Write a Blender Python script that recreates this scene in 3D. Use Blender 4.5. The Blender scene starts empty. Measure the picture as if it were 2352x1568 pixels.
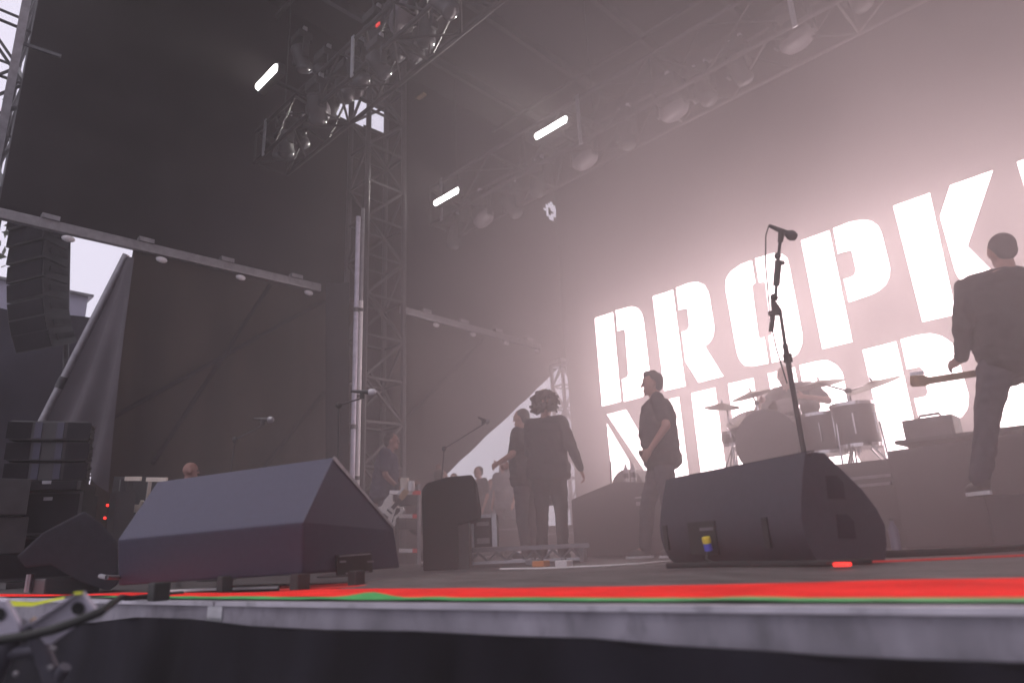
import bpy, bmesh, math, random
from mathutils import Vector, Matrix, noise
random.seed(7)
S = bpy.context.scene
COL = S.collection
PI = math.pi

# ------------------------------------------------------------------ camera
# world: X runs along the stage to the right, Y upstage, Z up; z = 0 is the stage floor, the photographer stands in the pit
ZC = .16
PHI, TH, RO = math.radians(44), math.radians(16.7), math.radians(2.6)
_h = Vector((-math.sin(PHI), math.cos(PHI), 0)); _r0 = Vector((math.cos(PHI), math.sin(PHI), 0)); _up = Vector((0, 0, 1))
FWD = _h*math.cos(TH) + _up*math.sin(TH); _u0 = _up*math.cos(TH) - _h*math.sin(TH)
RGT = _r0*math.cos(RO) - _u0*math.sin(RO); UPV = _u0*math.cos(RO) + _r0*math.sin(RO)
EYE = Vector((0, 0, ZC)); FPX, CX, CY = 1568., 1176., 784.
cam = bpy.data.cameras.new('camera'); camo = bpy.data.objects.new('camera', cam); COL.objects.link(camo)
cam.sensor_width = 36; cam.lens = 24; cam.clip_start = .02; cam.clip_end = 400
m = Matrix((RGT, UPV, -FWD)).transposed().to_4x4(); m.translation = EYE; camo.matrix_world = m
cam.dof.use_dof = True; cam.dof.focus_distance = 7.5; cam.dof.aperture_fstop = 1.6
S.camera = camo

# ------------------------------------------------------------------ world, sun, exposure
W = bpy.data.worlds.new('World'); S.world = W; W.use_nodes = True
nt = W.node_tree; nt.nodes.clear()
sky = nt.nodes.new('ShaderNodeTexSky'); sky.sky_type = 'NISHITA'; sky.sun_disc = False
sky.sun_elevation = math.radians(72); sky.sun_rotation = math.radians(180); sky.dust_density = 4; sky.air_density = 1.5
mix = nt.nodes.new('ShaderNodeMixRGB'); mix.inputs[0].default_value = .86      # overcast veil over the clear sky
mix.inputs[2].default_value = (9.8, 9.2, 10.8, 1)
bg = nt.nodes.new('ShaderNodeBackground'); bg.inputs[1].default_value = .1
wo = nt.nodes.new('ShaderNodeOutputWorld')
nt.links.new(sky.outputs[0], mix.inputs[1]); nt.links.new(mix.outputs[0], bg.inputs[0]); nt.links.new(bg.outputs[0], wo.inputs[0])
sl = bpy.data.lights.new('sun', 'SUN'); sl.energy = 1.4; sl.angle = math.radians(20); sl.color = (1, .95, .93)
so = bpy.data.objects.new('sun', sl); COL.objects.link(so); so.location = (0, -6, 12)
so.rotation_euler = Vector((0, math.cos(math.radians(72)), -math.sin(math.radians(72)))).to_track_quat('-Z', 'Y').to_euler()
S.view_settings.view_transform = 'Standard'; S.view_settings.look = 'None'
S.view_settings.exposure = 0; S.view_settings.gamma = 1; S.view_settings.use_curve_mapping = False
S.render.engine = 'CYCLES'
cy = S.cycles
cy.use_denoising = True; cy.max_bounces = 4; cy.diffuse_bounces = 2; cy.glossy_bounces = 2; cy.transmission_bounces = 2
cy.volume_bounces = 1; cy.sample_clamp_indirect = 4; cy.caustics_reflective = False; cy.caustics_refractive = False
HAZE_DENSITY = .0055
SMOKE_DENSITY, SMOKE_G, SMOKE_R = .13, .57, (11.8, 8.6, 7.8)
LETTER_GLOW = 8.4

# ------------------------------------------------------------------ finding places: a sight line from the pit cut by a plane of the stage
def ray(x, y): return FWD + RGT*((x-CX)/FPX) - UPV*((y-CY)/FPX)
def onz(x, y, z=0.): d = ray(x, y); return EYE + d*((z-ZC)/d.z)
def onY(x, y, Y): d = ray(x, y); return EYE + d*(Y/d.y)
def onX(x, y, X): d = ray(x, y); return EYE + d*(X/d.x)
def dep(x, y, d): return EYE + ray(x, y)*d
def floor_under(x, y, d, z=0.):
    p = dep(x, y, d); return Vector((p.x, p.y, z))

# ------------------------------------------------------------------ materials
MATS = {}
def mat(name, col, rough=.6, metal=0., var=.15, scale=6., bump=0., emit=None, stretch=None, spec=.5, stain=0.):
    if name in MATS: return MATS[name]
    M = bpy.data.materials.new(name); M.use_nodes = True; n = M.node_tree; b = n.nodes['Principled BSDF']
    b.inputs['Roughness'].default_value = rough; b.inputs['Metallic'].default_value = metal
    b.inputs['Specular IOR Level'].default_value = spec
    tc = n.nodes.new('ShaderNodeTexCoord'); mp = n.nodes.new('ShaderNodeMapping')
    if stretch: mp.inputs['Scale'].default_value = stretch
    n.links.new(tc.outputs['Object'], mp.inputs[0])
    nz = n.nodes.new('ShaderNodeTexNoise'); nz.inputs['Scale'].default_value = scale; nz.inputs['Detail'].default_value = 6
    n.links.new(mp.outputs[0], nz.inputs['Vector'])
    r = n.nodes.new('ShaderNodeValToRGB')
    r.color_ramp.elements[0].position = .3; r.color_ramp.elements[1].position = .72
    r.color_ramp.elements[0].color = (*[c*(1-var) for c in col], 1); r.color_ramp.elements[1].color = (*[min(1, c*(1+var)) for c in col], 1)
    n.links.new(nz.outputs[0], r.inputs[0]); n.links.new(r.outputs[0], b.inputs['Base Color'])
    if stain:                                                        # dark drips and scuffs
        sn_ = n.nodes.new('ShaderNodeTexNoise'); sn_.inputs['Scale'].default_value = scale*3.2; sn_.inputs['Detail'].default_value = 3; n.links.new(mp.outputs[0], sn_.inputs['Vector'])
        sr_ = n.nodes.new('ShaderNodeMapRange'); sr_.inputs['From Min'].default_value = .56; sr_.inputs['From Max'].default_value = .70; sr_.inputs['To Max'].default_value = stain
        mx_ = n.nodes.new('ShaderNodeMixRGB'); mx_.inputs[2].default_value = (*[c*.3 for c in col], 1)
        n.links.new(sn_.outputs[0], sr_.inputs['Value']); n.links.new(sr_.outputs[0], mx_.inputs[0]); n.links.new(r.outputs[0], mx_.inputs[1]); n.links.new(mx_.outputs[0], b.inputs['Base Color'])
    if bump:
        bp = n.nodes.new('ShaderNodeBump'); bp.inputs['Strength'].default_value = bump; bp.inputs['Distance'].default_value = .01
        n2 = n.nodes.new('ShaderNodeTexNoise'); n2.inputs['Scale'].default_value = scale*5; n.links.new(mp.outputs[0], n2.inputs['Vector'])
        n.links.new(n2.outputs[0], bp.inputs['Height']); n.links.new(bp.outputs[0], b.inputs['Normal'])
    if emit:
        b.inputs['Emission Color'].default_value = (*emit[:3], 1); b.inputs['Emission Strength'].default_value = emit[3]
    MATS[name] = M; return M
BLACK = mat('black_paint', (.022, .021, .024), .55, var=.3)
WEDGE = mat('textured_black_paint', (.040, .038, .070), .6, var=.10, scale=40, bump=.12)
GREYCL = mat('haze_greyed_cloth', (.10, .088, .09), .95, var=.2, scale=2., spec=.1)  # black cloth greyed in colour to stand in for the haze veil
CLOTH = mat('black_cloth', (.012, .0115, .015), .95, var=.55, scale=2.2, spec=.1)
SCRIM = mat('dark_scrim_fabric', (.016, .014, .016), .95, var=.3, scale=1.2, spec=.1)
TARP = mat('grey_brown_tarp', (.032, .025, .021), .85, var=.22, scale=.9, spec=.2)
PALETARP = mat('pale_grey_drape', (.075, .066, .076), .9, var=.2, scale=1.5, spec=.2)
ALU = mat('aluminium', (.55, .55, .58), .38, .85, var=.12, scale=12)
DULLALU = mat('dull_aluminium', (.26, .25, .27), .5, .6, var=.2, scale=10)
BLKTRUSS = mat('black_truss_metal', (.022, .021, .023), .55, .4, var=.2, scale=10)
TRUSSM = mat('truss_metal', (.06, .056, .06), .5, .5, var=.2, scale=10)
DKSTEEL = mat('dark_steel', (.05, .05, .055), .5, .5, var=.3)
WHITEP = mat('white_paint', (.74, .70, .70), .45, var=.06)
PALEPL = mat('pale_lamp_plastic', (.55, .52, .55), .25, var=.08)
FASC = mat('stage_fascia_board', (.225, .212, .25), .6, var=.38, scale=4.5, bump=.2, stretch=(1.3, 1, .7), stain=.35)
LIPM = mat('brushed_edge_trim', (.46, .44, .50), .4, .3, var=.25, scale=6, stretch=(.6, 1, 1), stain=.5)
REDC = mat('red_carpet_pile', (.92, .028, .022), .95, var=.24, scale=4.5, bump=.6, spec=.1)
GREEN = mat('green_gaffer_tape', (.06, .36, .10), .6, var=.25, scale=8)
DECKM = mat('black_deck', (.05, .045, .048), .6, var=.3, scale=4, bump=.1)
MARLEY = mat('worn_floor_mat', (.085, .075, .075), .8, var=.45, scale=7, bump=.5, stretch=(.5, 1.6, 1))
GROUND = mat('asphalt', (.05, .05, .052), .9, var=.3, scale=3, bump=.3)
SKIN = mat('skin', (.42, .22, .17), .55, var=.1, scale=8)
SKIND = mat('skin_tanned', (.22, .10, .08), .55, var=.1, scale=8)
HAIR = mat('dark_hair', (.03, .022, .018), .7, var=.3, scale=25)
HAIRB = mat('brown_hair', (.07, .045, .03), .8, var=.3, scale=25)
NAVY = mat('navy_cotton', (.025, .025, .05), .9, var=.2, spec=.2)
BLKSHIRT = mat('black_cotton', (.022, .021, .023), .9, var=.25, spec=.2)
GREYSH = mat('grey_cotton', (.16, .15, .17), .9, var=.15, spec=.2)
JEANS = mat('dark_denim', (.035, .036, .05), .9, var=.25, scale=20, spec=.2)
SHOEB = mat('black_shoe_leather', (.03, .03, .03), .5)
SOLE = mat('white_rubber_sole', (.7, .68, .68), .6)
GTRW = mat('white_guitar_lacquer', (.75, .71, .68), .2, var=.03)
GTRB = mat('black_guitar_lacquer', (.02, .02, .02), .2)
WOOD = mat('maple_wood', (.42, .28, .16), .4, var=.2, scale=14, stretch=(1, 1, .15))
CHROME = mat('chrome', (.7, .7, .72), .15, 1.)
CYMB = mat('bronze_cymbal', (.2, .16, .12), .4, .6, var=.15, scale=8)
DRUMSH = mat('drum_shell_lacquer', (.06, .05, .055), .3, var=.2)
DRUMHD = mat('pale_drum_head', (.8, .74, .86), .5, var=.05)
def translucent(name, col):
    M = bpy.data.materials.new(name); M.use_nodes = True; n = M.node_tree; b = n.nodes['Principled BSDF']; b.inputs['Base Color'].default_value = (*col, 1); b.inputs['Roughness'].default_value = .5
    nz = n.nodes.new('ShaderNodeTexNoise'); nz.inputs['Scale'].default_value = 9; rp_ = n.nodes.new('ShaderNodeMapRange'); rp_.inputs['To Min'].default_value = .75; rp_.inputs['To Max'].default_value = .9
    tr = n.nodes.new('ShaderNodeBsdfTranslucent'); tr.inputs[0].default_value = (*col, 1); mx = n.nodes.new('ShaderNodeMixShader')
    n.links.new(nz.outputs[0], rp_.inputs['Value']); n.links.new(rp_.outputs[0], mx.inputs[0]); n.links.new(b.outputs[0], mx.inputs[1]); n.links.new(tr.outputs[0], mx.inputs[2]); n.links.new(mx.outputs[0], n.nodes['Material Output'].inputs['Surface']); return M
DRUMTR = translucent('translucent_drum_head', (.72, .64, .74))
EMBLEM = mat('brown_emblem_print', (.10, .05, .04), .6, var=.3, scale=14)
RUBBER = mat('black_rubber', (.018, .018, .018), .7)
CREAM = mat('cream_painted_frame', (.55, .48, .42), .5, var=.1)
REDP = mat('red_plastic_end', (.75, .04, .03), .5, var=.1)
YEL = mat('yellow_tape', (.62, .66, .02), .6, var=.15)
YELP = mat('yellow_connector_plastic', (.8, .6, .05), .5)
BLUEP = mat('blue_connector_plastic', (.06, .08, .5), .5)
SILVERPL = mat('grey_steel_plate', (.52, .49, .58), .5, .25, var=.18, scale=10)
TANM = mat('tan_webbing', (.45, .30, .2), .8)
PANELM = mat('led_panel_black', (.02, .018, .02), .9, spec=.1)
CONC = mat('pale_building_render', (.42, .40, .50), .8, var=.05)
REDLED = mat('red_indicator', (.4, .02, .02), .4, emit=(1, .03, .02, 2.2))
REDDIM = mat('red_fixture_lamp', (.3, .02, .02), .4, emit=(1, .06, .05, .8))
LETTER = mat('lit_led_pixels', (.6, .6, .6), .6, emit=(1, .825, .842, LETTER_GLOW), var=.02)
STROBE = mat('lit_strobe_leds', (.8, .8, .8), .4, emit=(1, .97, .95, 16))
BOTTLE = mat('clear_water_plastic', (.6, .58, .6), .15, var=.05)
DKGLASS = mat('dark_lens_glass', (.05, .05, .055), .12)
WEDGE2 = mat('matt_black_wedge', (.03, .028, .036), .8, var=.15, scale=20, bump=.1, spec=.2)
RIGT = mat('dark_rig_tube', (.10, .095, .12), .5, .3, var=.2)
WEDGE3 = mat('worn_black_wedge_paint', (.048, .043, .055), .6, var=.12, scale=30, bump=.12)
HAZYB = mat('blue_grey_bottle', (.13, .13, .2), .3)
SKIRTM = mat('black_skirt_cloth', (.011, .0105, .015),   .9, var=.65, scale=2.4, spec=.08, stretch=(1.6, 1, .5))  # strong streaky tone variation paints lighter sheen bands on the folds
LAMPPL = mat('grey_lamp_dome', (.17, .155, .17), .38, var=.08)
LEAF = mat('tree_leaves', (.07, .09, .05), .8, var=.4, scale=5)
BARK = mat('bark', (.10, .08, .06), .9)

# ------------------------------------------------------------------ mesh building
class MB:
    def __init__(s): s.v = []; s.f = []
    def add(s, V, F):
        o = len(s.v); s.v += [Vector(p) for p in V]; s.f += [tuple(i+o for i in f) for f in F]; return s
    def box(s, c, size, rot=None):
        x, y, z = [q/2 for q in size]; R = rot or Matrix.Identity(3); c = Vector(c)
        V = [c + R @ Vector((a*x, b*y, d*z)) for d in (-1, 1) for b in (-1, 1) for a in (-1, 1)]
        return s.add(V, [(0, 2, 3, 1), (4, 5, 7, 6), (0, 1, 5, 4), (2, 6, 7, 3), (0, 4, 6, 2), (1, 3, 7, 5)])
    def tube(s, pts, r, n=8, caps=True):
        pts = [Vector(p) for p in pts]; rs = r if isinstance(r, (list, tuple)) else [r]*len(pts)
        V = []; prev = None
        for i, p in enumerate(pts):
            t = (pts[min(i+1, len(pts)-1)] - pts[max(i-1, 0)]).normalized()
            a = prev if prev else (Vector((0, 0, 1)) if abs(t.z) < .9 else Vector((1, 0, 0)))
            b = t.cross(a).normalized(); a = b.cross(t).normalized(); prev = a
            V += [p + (a*math.cos(2*PI*k/n) + b*math.sin(2*PI*k/n))*rs[i] for k in range(n)]
        F = [(i*n+k, i*n+(k+1) % n, (i+1)*n+(k+1) % n, (i+1)*n+k) for i in range(len(pts)-1) for k in range(n)]
        if caps: F += [tuple(range(n-1, -1, -1)), tuple((len(pts)-1)*n+k for k in range(n))]
        return s.add(V, F)
    def beam(s, p, q, w, h):
        p, q = Vector(p), Vector(q); t = (q-p).normalized(); a = Vector((0, 0, 1)) if abs(t.z) < .95 else Vector((0, 1, 0))
        b = t.cross(a).normalized(); a = b.cross(t)
        V = [e + b*(i*w/2) + a*(j*h/2) for e in (p, q) for i, j in ((-1, -1), (1, -1), (1, 1), (-1, 1))]
        return s.add(V, [(3, 2, 1, 0), (4, 5, 6, 7), (0, 1, 5, 4), (1, 2, 6, 5), (2, 3, 7, 6), (3, 0, 4, 7)])
    def prism(s, poly, vec):
        n = len(poly); P = [Vector(p) for p in poly]; vec = Vector(vec)
        return s.add(P + [p+vec for p in P], [tuple(range(n-1, -1, -1)), tuple(range(n, 2*n))] + [(i, (i+1) % n, n+(i+1) % n, n+i) for i in range(n)])
    def lathe(s, prof, c=(0, 0, 0), axis=(0, 0, 1), n=16, ends=True):
        ax = Vector(axis).normalized(); a = Vector((1, 0, 0)) if abs(ax.x) < .8 else Vector((0, 1, 0))
        b = ax.cross(a).normalized(); a = b.cross(ax); c = Vector(c)
        V = [c + ax*z + (a*math.cos(2*PI*k/n) + b*math.sin(2*PI*k/n))*max(r, 1e-4) for r, z in prof for k in range(n)]
        F = [(i*n+k, i*n+(k+1) % n, (i+1)*n+(k+1) % n, (i+1)*n+k) for i in range(len(prof)-1) for k in range(n)]
        if ends: F += [tuple(range(n-1, -1, -1)), tuple((len(prof)-1)*n+k for k in range(n))]
        return s.add(V, F)
    def ball(s, c, r, n=12, R=None):
        rx, ry, rz = r if isinstance(r, (tuple, list)) else (r, r, r); c = Vector(c); V = []; m_ = n//2
        for i in range(m_+1):
            th = PI*i/m_
            for k in range(n):
                p = Vector((rx*math.sin(th)*math.cos(2*PI*k/n), ry*math.sin(th)*math.sin(2*PI*k/n), rz*math.cos(th)))
                V.append(c + (R @ p if R else p))
        F = [(i*n+k, (i+1)*n+k, (i+1)*n+(k+1) % n, i*n+(k+1) % n) for i in range(m_) for k in range(n)]
        return s.add(V, F)
    def cap(s, p, q, r0, r1, n=12):                                   # tapered limb with round ends
        p, q = Vector(p), Vector(q); t = (q-p); L = t.length; t = t.normalized() if L > 1e-6 else Vector((0, 0, 1)); prof = []
        for i in range(5): a = -PI/2 + PI/2*i/4; prof.append((r0*math.cos(a), r0*math.sin(a)))
        for i in range(5): a = PI/2*i/4; prof.append((r1*math.cos(a), L + r1*math.sin(a)))
        return s.lathe(prof, p, t, n)
    def sheet(s, fn, nu, nv):
        V = [fn(i/nu, j/nv) for j in range(nv+1) for i in range(nu+1)]
        return s.add(V, [(j*(nu+1)+i, j*(nu+1)+i+1, (j+1)*(nu+1)+i+1, (j+1)*(nu+1)+i) for j in range(nv) for i in range(nu)])
    def mesh(s, name, mt, off=None, smooth=False, bevel=0):
        me = bpy.data.meshes.new(name); o = Vector(off) if off else Vector()
        me.from_pydata([tuple(p-o) for p in s.v], [], s.f); me.update()
        bm = bmesh.new(); bm.from_mesh(me); bmesh.ops.remove_doubles(bm, verts=bm.verts, dist=1e-5)
        bmesh.ops.dissolve_degenerate(bm, dist=1e-6, edges=bm.edges)
        bmesh.ops.recalc_face_normals(bm, faces=bm.faces)
        if bevel:
            ed = [e for e in bm.edges if len(e.link_faces) == 2 and e.calc_face_angle(0) > .5]
            bmesh.ops.bevel(bm, geom=ed, offset=bevel, segments=2, affect='EDGES', profile=.6)
        bm.to_mesh(me); bm.free(); me.materials.append(mt)
        if smooth:
            me.polygons.foreach_set('use_smooth', [True]*len(me.polygons))
            try: me.set_sharp_from_angle(angle=math.radians(40))
            except Exception: pass
        return me

def tag(o, label=None, cat=None, group=None, kind=None):
    if label: o['label'] = label
    if cat: o['category'] = cat
    if group: o['group'] = group
    if kind: o['kind'] = kind
    return o
def thing(name, label, cat, loc=(0, 0, 0), rz=0., group=None):
    o = bpy.data.objects.new(name, None); COL.objects.link(o); o.empty_display_size = .1
    o.location = loc; o.rotation_euler = (0, 0, rz); return tag(o, label, cat, group)
def put(name, me, parent=None, loc=(0, 0, 0), label=None):
    o = bpy.data.objects.new(name, me); COL.objects.link(o); o.parent = parent; o.location = loc
    if label: o['label'] = label
    return o
def part(name, mb, mt, root, world=True, smooth=False, bevel=0, label=None, parent=None):
    """root: the thing (unrotated when the shape is given in world coordinates); parent: a part of it for a sub-part"""
    return put(name, mb.mesh(name, mt, root.location if world else None, smooth, bevel), parent or root, label=label)
def solo(name, mb, mt, label, cat, group=None, smooth=False, bevel=0, kind=None):
    c = sum(mb.v, Vector())/len(mb.v); z = min(p.z for p in mb.v); c = Vector((c.x, c.y, z))
    o = put(name, mb.mesh(name, mt, c, smooth, bevel)); o.location = c
    return tag(o, label, cat, group, kind)
def structure(name, mb, mt, smooth=False):
    o = put(name, mb.mesh(name, mt, None, smooth)); o['kind'] = 'structure'; return o
def copy_tree(o, parent=None):
    c = o.copy(); COL.objects.link(c)
    if parent: c.parent = parent
    for ch in list(o.children): copy_tree(ch, c)
    return c
def wave(p, f=1., a=1.): return noise.noise(Vector(p)*f)*a

# ------------------------------------------------------------------ the setting
structure('ground', MB().box((-4, 3, -1.45), (40, 34, .1)), GROUND)
def edge(X):                                                          # front edge of the deck, slightly bowed
    x = max(-5., min(.6, X)); y = 1.52 + .195*(x+1.52) + .012*(x+1.52)**2
    return y + (X-x)*(.195 + .024*(x+1.52))
XS = [-14 + .5*i for i in range(47)]
poly = [(X, edge(X), -.12) for X in XS] + [(9, 15.5, -.12), (-14, 15.5, -.12)]
deck = structure('stage_deck', MB().prism(poly, (0, 0, .12)), DECKM)
def strip(x0, x1, ya, yb, z0, z1, n=20):                             # a curved bar that follows the deck edge
    V = []; F = []
    for i in range(n+1):
        X = x0 + (x1-x0)*i/n; V += [(X, edge(X)+ya, z0), (X, edge(X)+yb, z0), (X, edge(X)+yb, z1), (X, edge(X)+ya, z1)]
    for i in range(n): a = i*4; F += [(a+k, a+(k+1) % 4, a+4+(k+1) % 4, a+4+k) for k in range(4)]
    F += [(3, 2, 1, 0), (n*4, n*4+1, n*4+2, n*4+3)]
    return MB().add(V, F)
for k, (a, b) in enumerate(((-9, -5.2), (-5.19, -2.93), (-2.92, .6), (.61, 4))):
    put('fascia_board', strip(a, b, -.025, -.003, -.34, -.016).mesh('fascia_board', FASC, None), deck)
    put('edge_trim', strip(a, b-.006, -.034, .012, -.0155, .001).mesh('edge_trim', LIPM, None), deck)
put('seam_plate', strip(-2.975, -2.875, -.031, -.026, -.33, -.017, 2).mesh('seam_plate', ALU, None), deck)
# black skirt hanging in front of the fascia; its top hem sags
HEM = [(0, 1440), (160, 1432), (225, 1430), (325, 1418), (450, 1422), (588, 1438), (763, 1447), (963, 1450), (1175, 1461), (1376, 1467), (1551, 1483), (1764, 1495), (1914, 1506), (2114, 1515), (2352, 1522), (2700, 1540)]
def hem(x, y):
    d = ray(x, y); lo, hi = .5, 12.
    for _ in range(40):
        t = (lo+hi)/2; p = EYE + d*t
        if p.y > edge(p.x) - .06: hi = t
        else: lo = t
    return EYE + d*lo
hp = [hem(*q) for q in HEM]; hp = [Vector((hp[0].x-3, edge(hp[0].x-3)-.06, hp[0].z-.02))] + hp + [Vector((2.5, edge(2.5)-.06, -.2))]
def skirt(u, v):
    t = u*(len(hp)-1); i = min(int(t), len(hp)-2); p = hp[i].lerp(hp[i+1], t-i)
    z = p.z + (-1.40-p.z)*v
    fold = (math.sin(p.x*9+1.5*wave((p.x, 0, 0), .8)) * .03 + wave((p.x*2, 0, v*2), 1.3, .06)) * (.25 + v)
    return (p.x - .01*v, p.y - .02 - abs(fold) - .12*v, z)
solo('stage_skirt', MB().sheet(skirt, 170, 14), SKIRTM, 'black cloth skirt hanging in folds below the grey stage edge', 'drape', smooth=True)
hm = MB().tube([p + Vector((0, -.022, 0)) for p in hp], .005, 6)
put('hem', hm.mesh('hem', CLOTH, None, True), bpy.data.objects['stage_skirt']).location = -bpy.data.objects['stage_skirt'].location

# red carpet runner, green tape and the worn mat behind it
RB = [(-300, 1372), (0, 1369), (125, 1367), (300, 1361), (450, 1361), (600, 1361), (760, 1352), (960, 1350), (1175, 1351), (1450, 1346), (1764, 1338), (2050, 1331), (2352, 1324), (2800, 1313)]
rb = [onz(*q, .01) for q in RB]
def runner(z):
    def fn(u, v):
        t = u*(len(rb)-1); i = min(int(t), len(rb)-2); b = rb[i].lerp(rb[i+1], t-i); a = Vector((b.x+.13, edge(b.x+.13)+.115, z))
        p = a.lerp(b, v); p.z = z + max(0, wave(p, 2.2, .005)) + (.005 if 0 < v < 1 else 0); return p
    return fn
solo('carpet_runner', MB().sheet(runner(.008), 120, 8), REDC, 'bright red carpet runner along the front of the stage', 'carpet', smooth=True)
def tape(u, v):
    X = -4.1 + 5.6*u; y = edge(X) + .014 + .112*v
    z = .0075 + .018*math.exp(-((X+2.23)/.09)**2)*v + max(0, wave((X, y, 0), 4, .004)); return (X, y, z)
solo('tape_strip', MB().sheet(tape, 110, 3), GREEN, 'strip of green tape stuck along the stage edge before the red carpet', 'tape', smooth=True)
MBK = [(1000, 1318), (1072, 1312), (1240, 1306), (1290, 1305), (1380, 1301), (1470, 1296), (1560, 1291), (1764, 1287), (1950, 1282), (2150, 1272), (2352, 1262), (2700, 1246)]
mk = [onz(*q, .03) for q in MBK]
def matf(u, v):
    t = u*(len(mk)-1); i = min(int(t), len(mk)-2); b = mk[i].lerp(mk[i+1], t-i)
    j = u*(len(rb)-7)+6; k = min(int(j), len(rb)-2); a = rb[k].lerp(rb[k+1], j-k)
    p = a.lerp(b, v); p.z = .004 + .022*min(1, v*3) + max(0, wave(p, 2.5, .010)) if 0 < v < 1 else (.004 if v == 0 else .026); return p
solo('floor_mat', MB().sheet(matf, 90, 14), MARLEY, 'rumpled dark grey floor mat behind the red carpet', 'mat', smooth=True)

# roof and outer shell of the stage
roof = structure('roof', MB().box((-1.5, 7.4, 10.95), (22, 13.4, .2)), SCRIM)
for i, X in enumerate((-10, -8.2, -6.4, -4.6, -2.8, -1., .8, 2.6, 5)):
    put('rafter', MB().box((X, 7.4, 10.72), (.10, 13., .22)).mesh('rafter', DKSTEEL), roof)
for Y in (1.2, 3, 5, 8, 11, 13.3):
    put('purlin', MB().box((-1.5, Y, 10.57), (19, .07, .07)).mesh('purlin', DKSTEEL), roof)
p = onX(800, 8, -8.2); put('rafter_splice', MB().box((-8.2, 5.2, 10.59), (.16, .9, .03)).mesh('rafter_splice', DULLALU), roof)
put('rafter_splice', MB().box((-6.4, 6.9, 10.59), (.16, .7, .03)).mesh('rafter_splice', DULLALU), roof)

def drape(name, label, o, du, dv, nu, nv, mt, depth=.06, freq=6., hole=None, group=None, seed=0., cat='drape'):
    """cloth: o + du*u + dv*v with folds pushed out along the normal; hole(u, v) cuts faces away"""
    o, du, dv = Vector(o), Vector(du), Vector(dv); n = du.cross(dv).normalized(); W_ = du.length
    def fn(u, v):
        q = u*W_; f = math.sin(q*freq + 2.2*wave((q*.6, v*1.5, seed), 1)) * depth*.5 + wave((q*1.1, v*dv.length*.35, seed), .9, depth*2.2)
        return o + du*u + dv*v + n*f
    mb = MB().sheet(fn, nu, nv)
    if hole: mb.f = [f for i, f in enumerate(mb.f) if not hole(((i % nu)+.5)/nu, ((i//nu)+.5)/nv)]
    return solo(name, mb, mt, label, cat, group, smooth=True)
WX = -11.
h0, h1 = onX(770, 262, WX), onX(892, 262, WX)
def win(u, v):
    Y = 1.2 + 12.3*u; z = 4.95 + 5.95*v; zt = onX(800, 215, WX).z; return (h0.y-.35 < Y < h1.y and 8.95 + .05*(Y-6) < z < 10.35) or (abs(Y-13.22)*1.1 + abs(z-9.05-.3*(Y-13.2)) < .34 and abs(Y-13.17)+abs(z-9.0) > .10) or abs(Y-11.38)+2*abs(z-9.72) < .16
drape('side_drape', 'tall dark upper wall drape with a square gap above the truss tower', (WX, 1.2, 4.95), (0, 12.3, 0), (0, 0, 5.95), 123, 80, SCRIM, .03, 3., win)
back = drape('back_drape', 'black backdrop behind the lit screen at the back of the stage', (-11., 13.5, 3.6), (20, 0, 0), (0, 0, 7.3), 160, 60, SCRIM, .05, 3.,
      None)
drape('wing_drape', 'dark drape closing the far right side of the stage', (8.9, .8, -1.3), (0, 12.7, 0), (0, 0, 12.1), 60, 20, SCRIM, .05, 3.)

drape('leg_drape', 'narrow dark drape at the left end of the lit screen', (-9.15, 11.16, 0), (.6, 0, 0), (0, 0, 9.4), 10, 40, SCRIM, .03, 8.)
drape('tower_drape', 'dark drape closing the wall behind the truss tower', (WX-.3, 6.4, 0), (0, 2.6, 0), (0, 0, 5.3), 30, 30, SCRIM, .03, 5.)
# lower wall: tarps under the beam
def tarp_panel(name, label, poly_yz, X, mt, seed, amp=.08):
    (y0, y1), (z0, z1) = (min(p[0] for p in poly_yz), max(p[0] for p in poly_yz)), (min(p[1] for p in poly_yz), max(p[1] for p in poly_yz))
    nu, nv = int((y1-y0)/.12), int((z1-z0)/.12)
    bm = bmesh.new(); vs = [bm.verts.new((0, *p)) for p in poly_yz]; bm.faces.new(vs)
    for ax, lo, hi, n in ((1, y0, y1, nu), (2, z0, z1, nv)):
        for i in range(1, n):
            co = [0, 0, 0]; co[ax] = lo + (hi-lo)*i/n; no = [0, 0, 0]; no[ax] = 1
            bmesh.ops.bisect_plane(bm, geom=bm.verts[:]+bm.edges[:]+bm.faces[:], plane_co=co, plane_no=no)
    for v in bm.verts:
        y, z = v.co.y, v.co.z
        v.co.x = X + amp*math.sin(y*7+wave((y, z*.4, seed), 1, 3)) * (.3 + .7*min(1, (z1-z)/2)) + wave((y*.8, z*.5, seed), 1, .05)
    me = bpy.data.meshes.new(name); bm.to_mesh(me); bm.free(); me.materials.append(mt)
    me.polygons.foreach_set('use_smooth', [True]*len(me.polygons))
    o = put(name, me); return tag(o, label, 'tarp')
t1 = tarp_panel('wall_tarp', 'broad grey brown tarp under the pale beam, left of the truss tower', [(2.72, 0), (7.0, 0), (7.0, 5.08), (2.95, 5.02)], WX, TARP, 1.)
t2 = tarp_panel('wall_tarp', 'grey tarp right of the truss tower with a slanting lower edge open to the sky', [(7.9, 0), (8.35, .35), (9.05, 1.5), (13.02, 4.46), (13.55, 4.75), (13.55, 5.08), (7.9, 5.08)], WX, TARP, 5., .022)
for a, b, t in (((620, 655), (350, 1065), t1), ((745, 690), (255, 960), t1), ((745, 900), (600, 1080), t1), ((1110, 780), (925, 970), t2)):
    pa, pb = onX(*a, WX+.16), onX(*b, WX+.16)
    put('brace', MB().tube([pa, pb], .035, 8).mesh('brace', CLOTH, None, True), t)  # dark tubes stand in for shadow lines of braces behind the tarp
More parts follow.
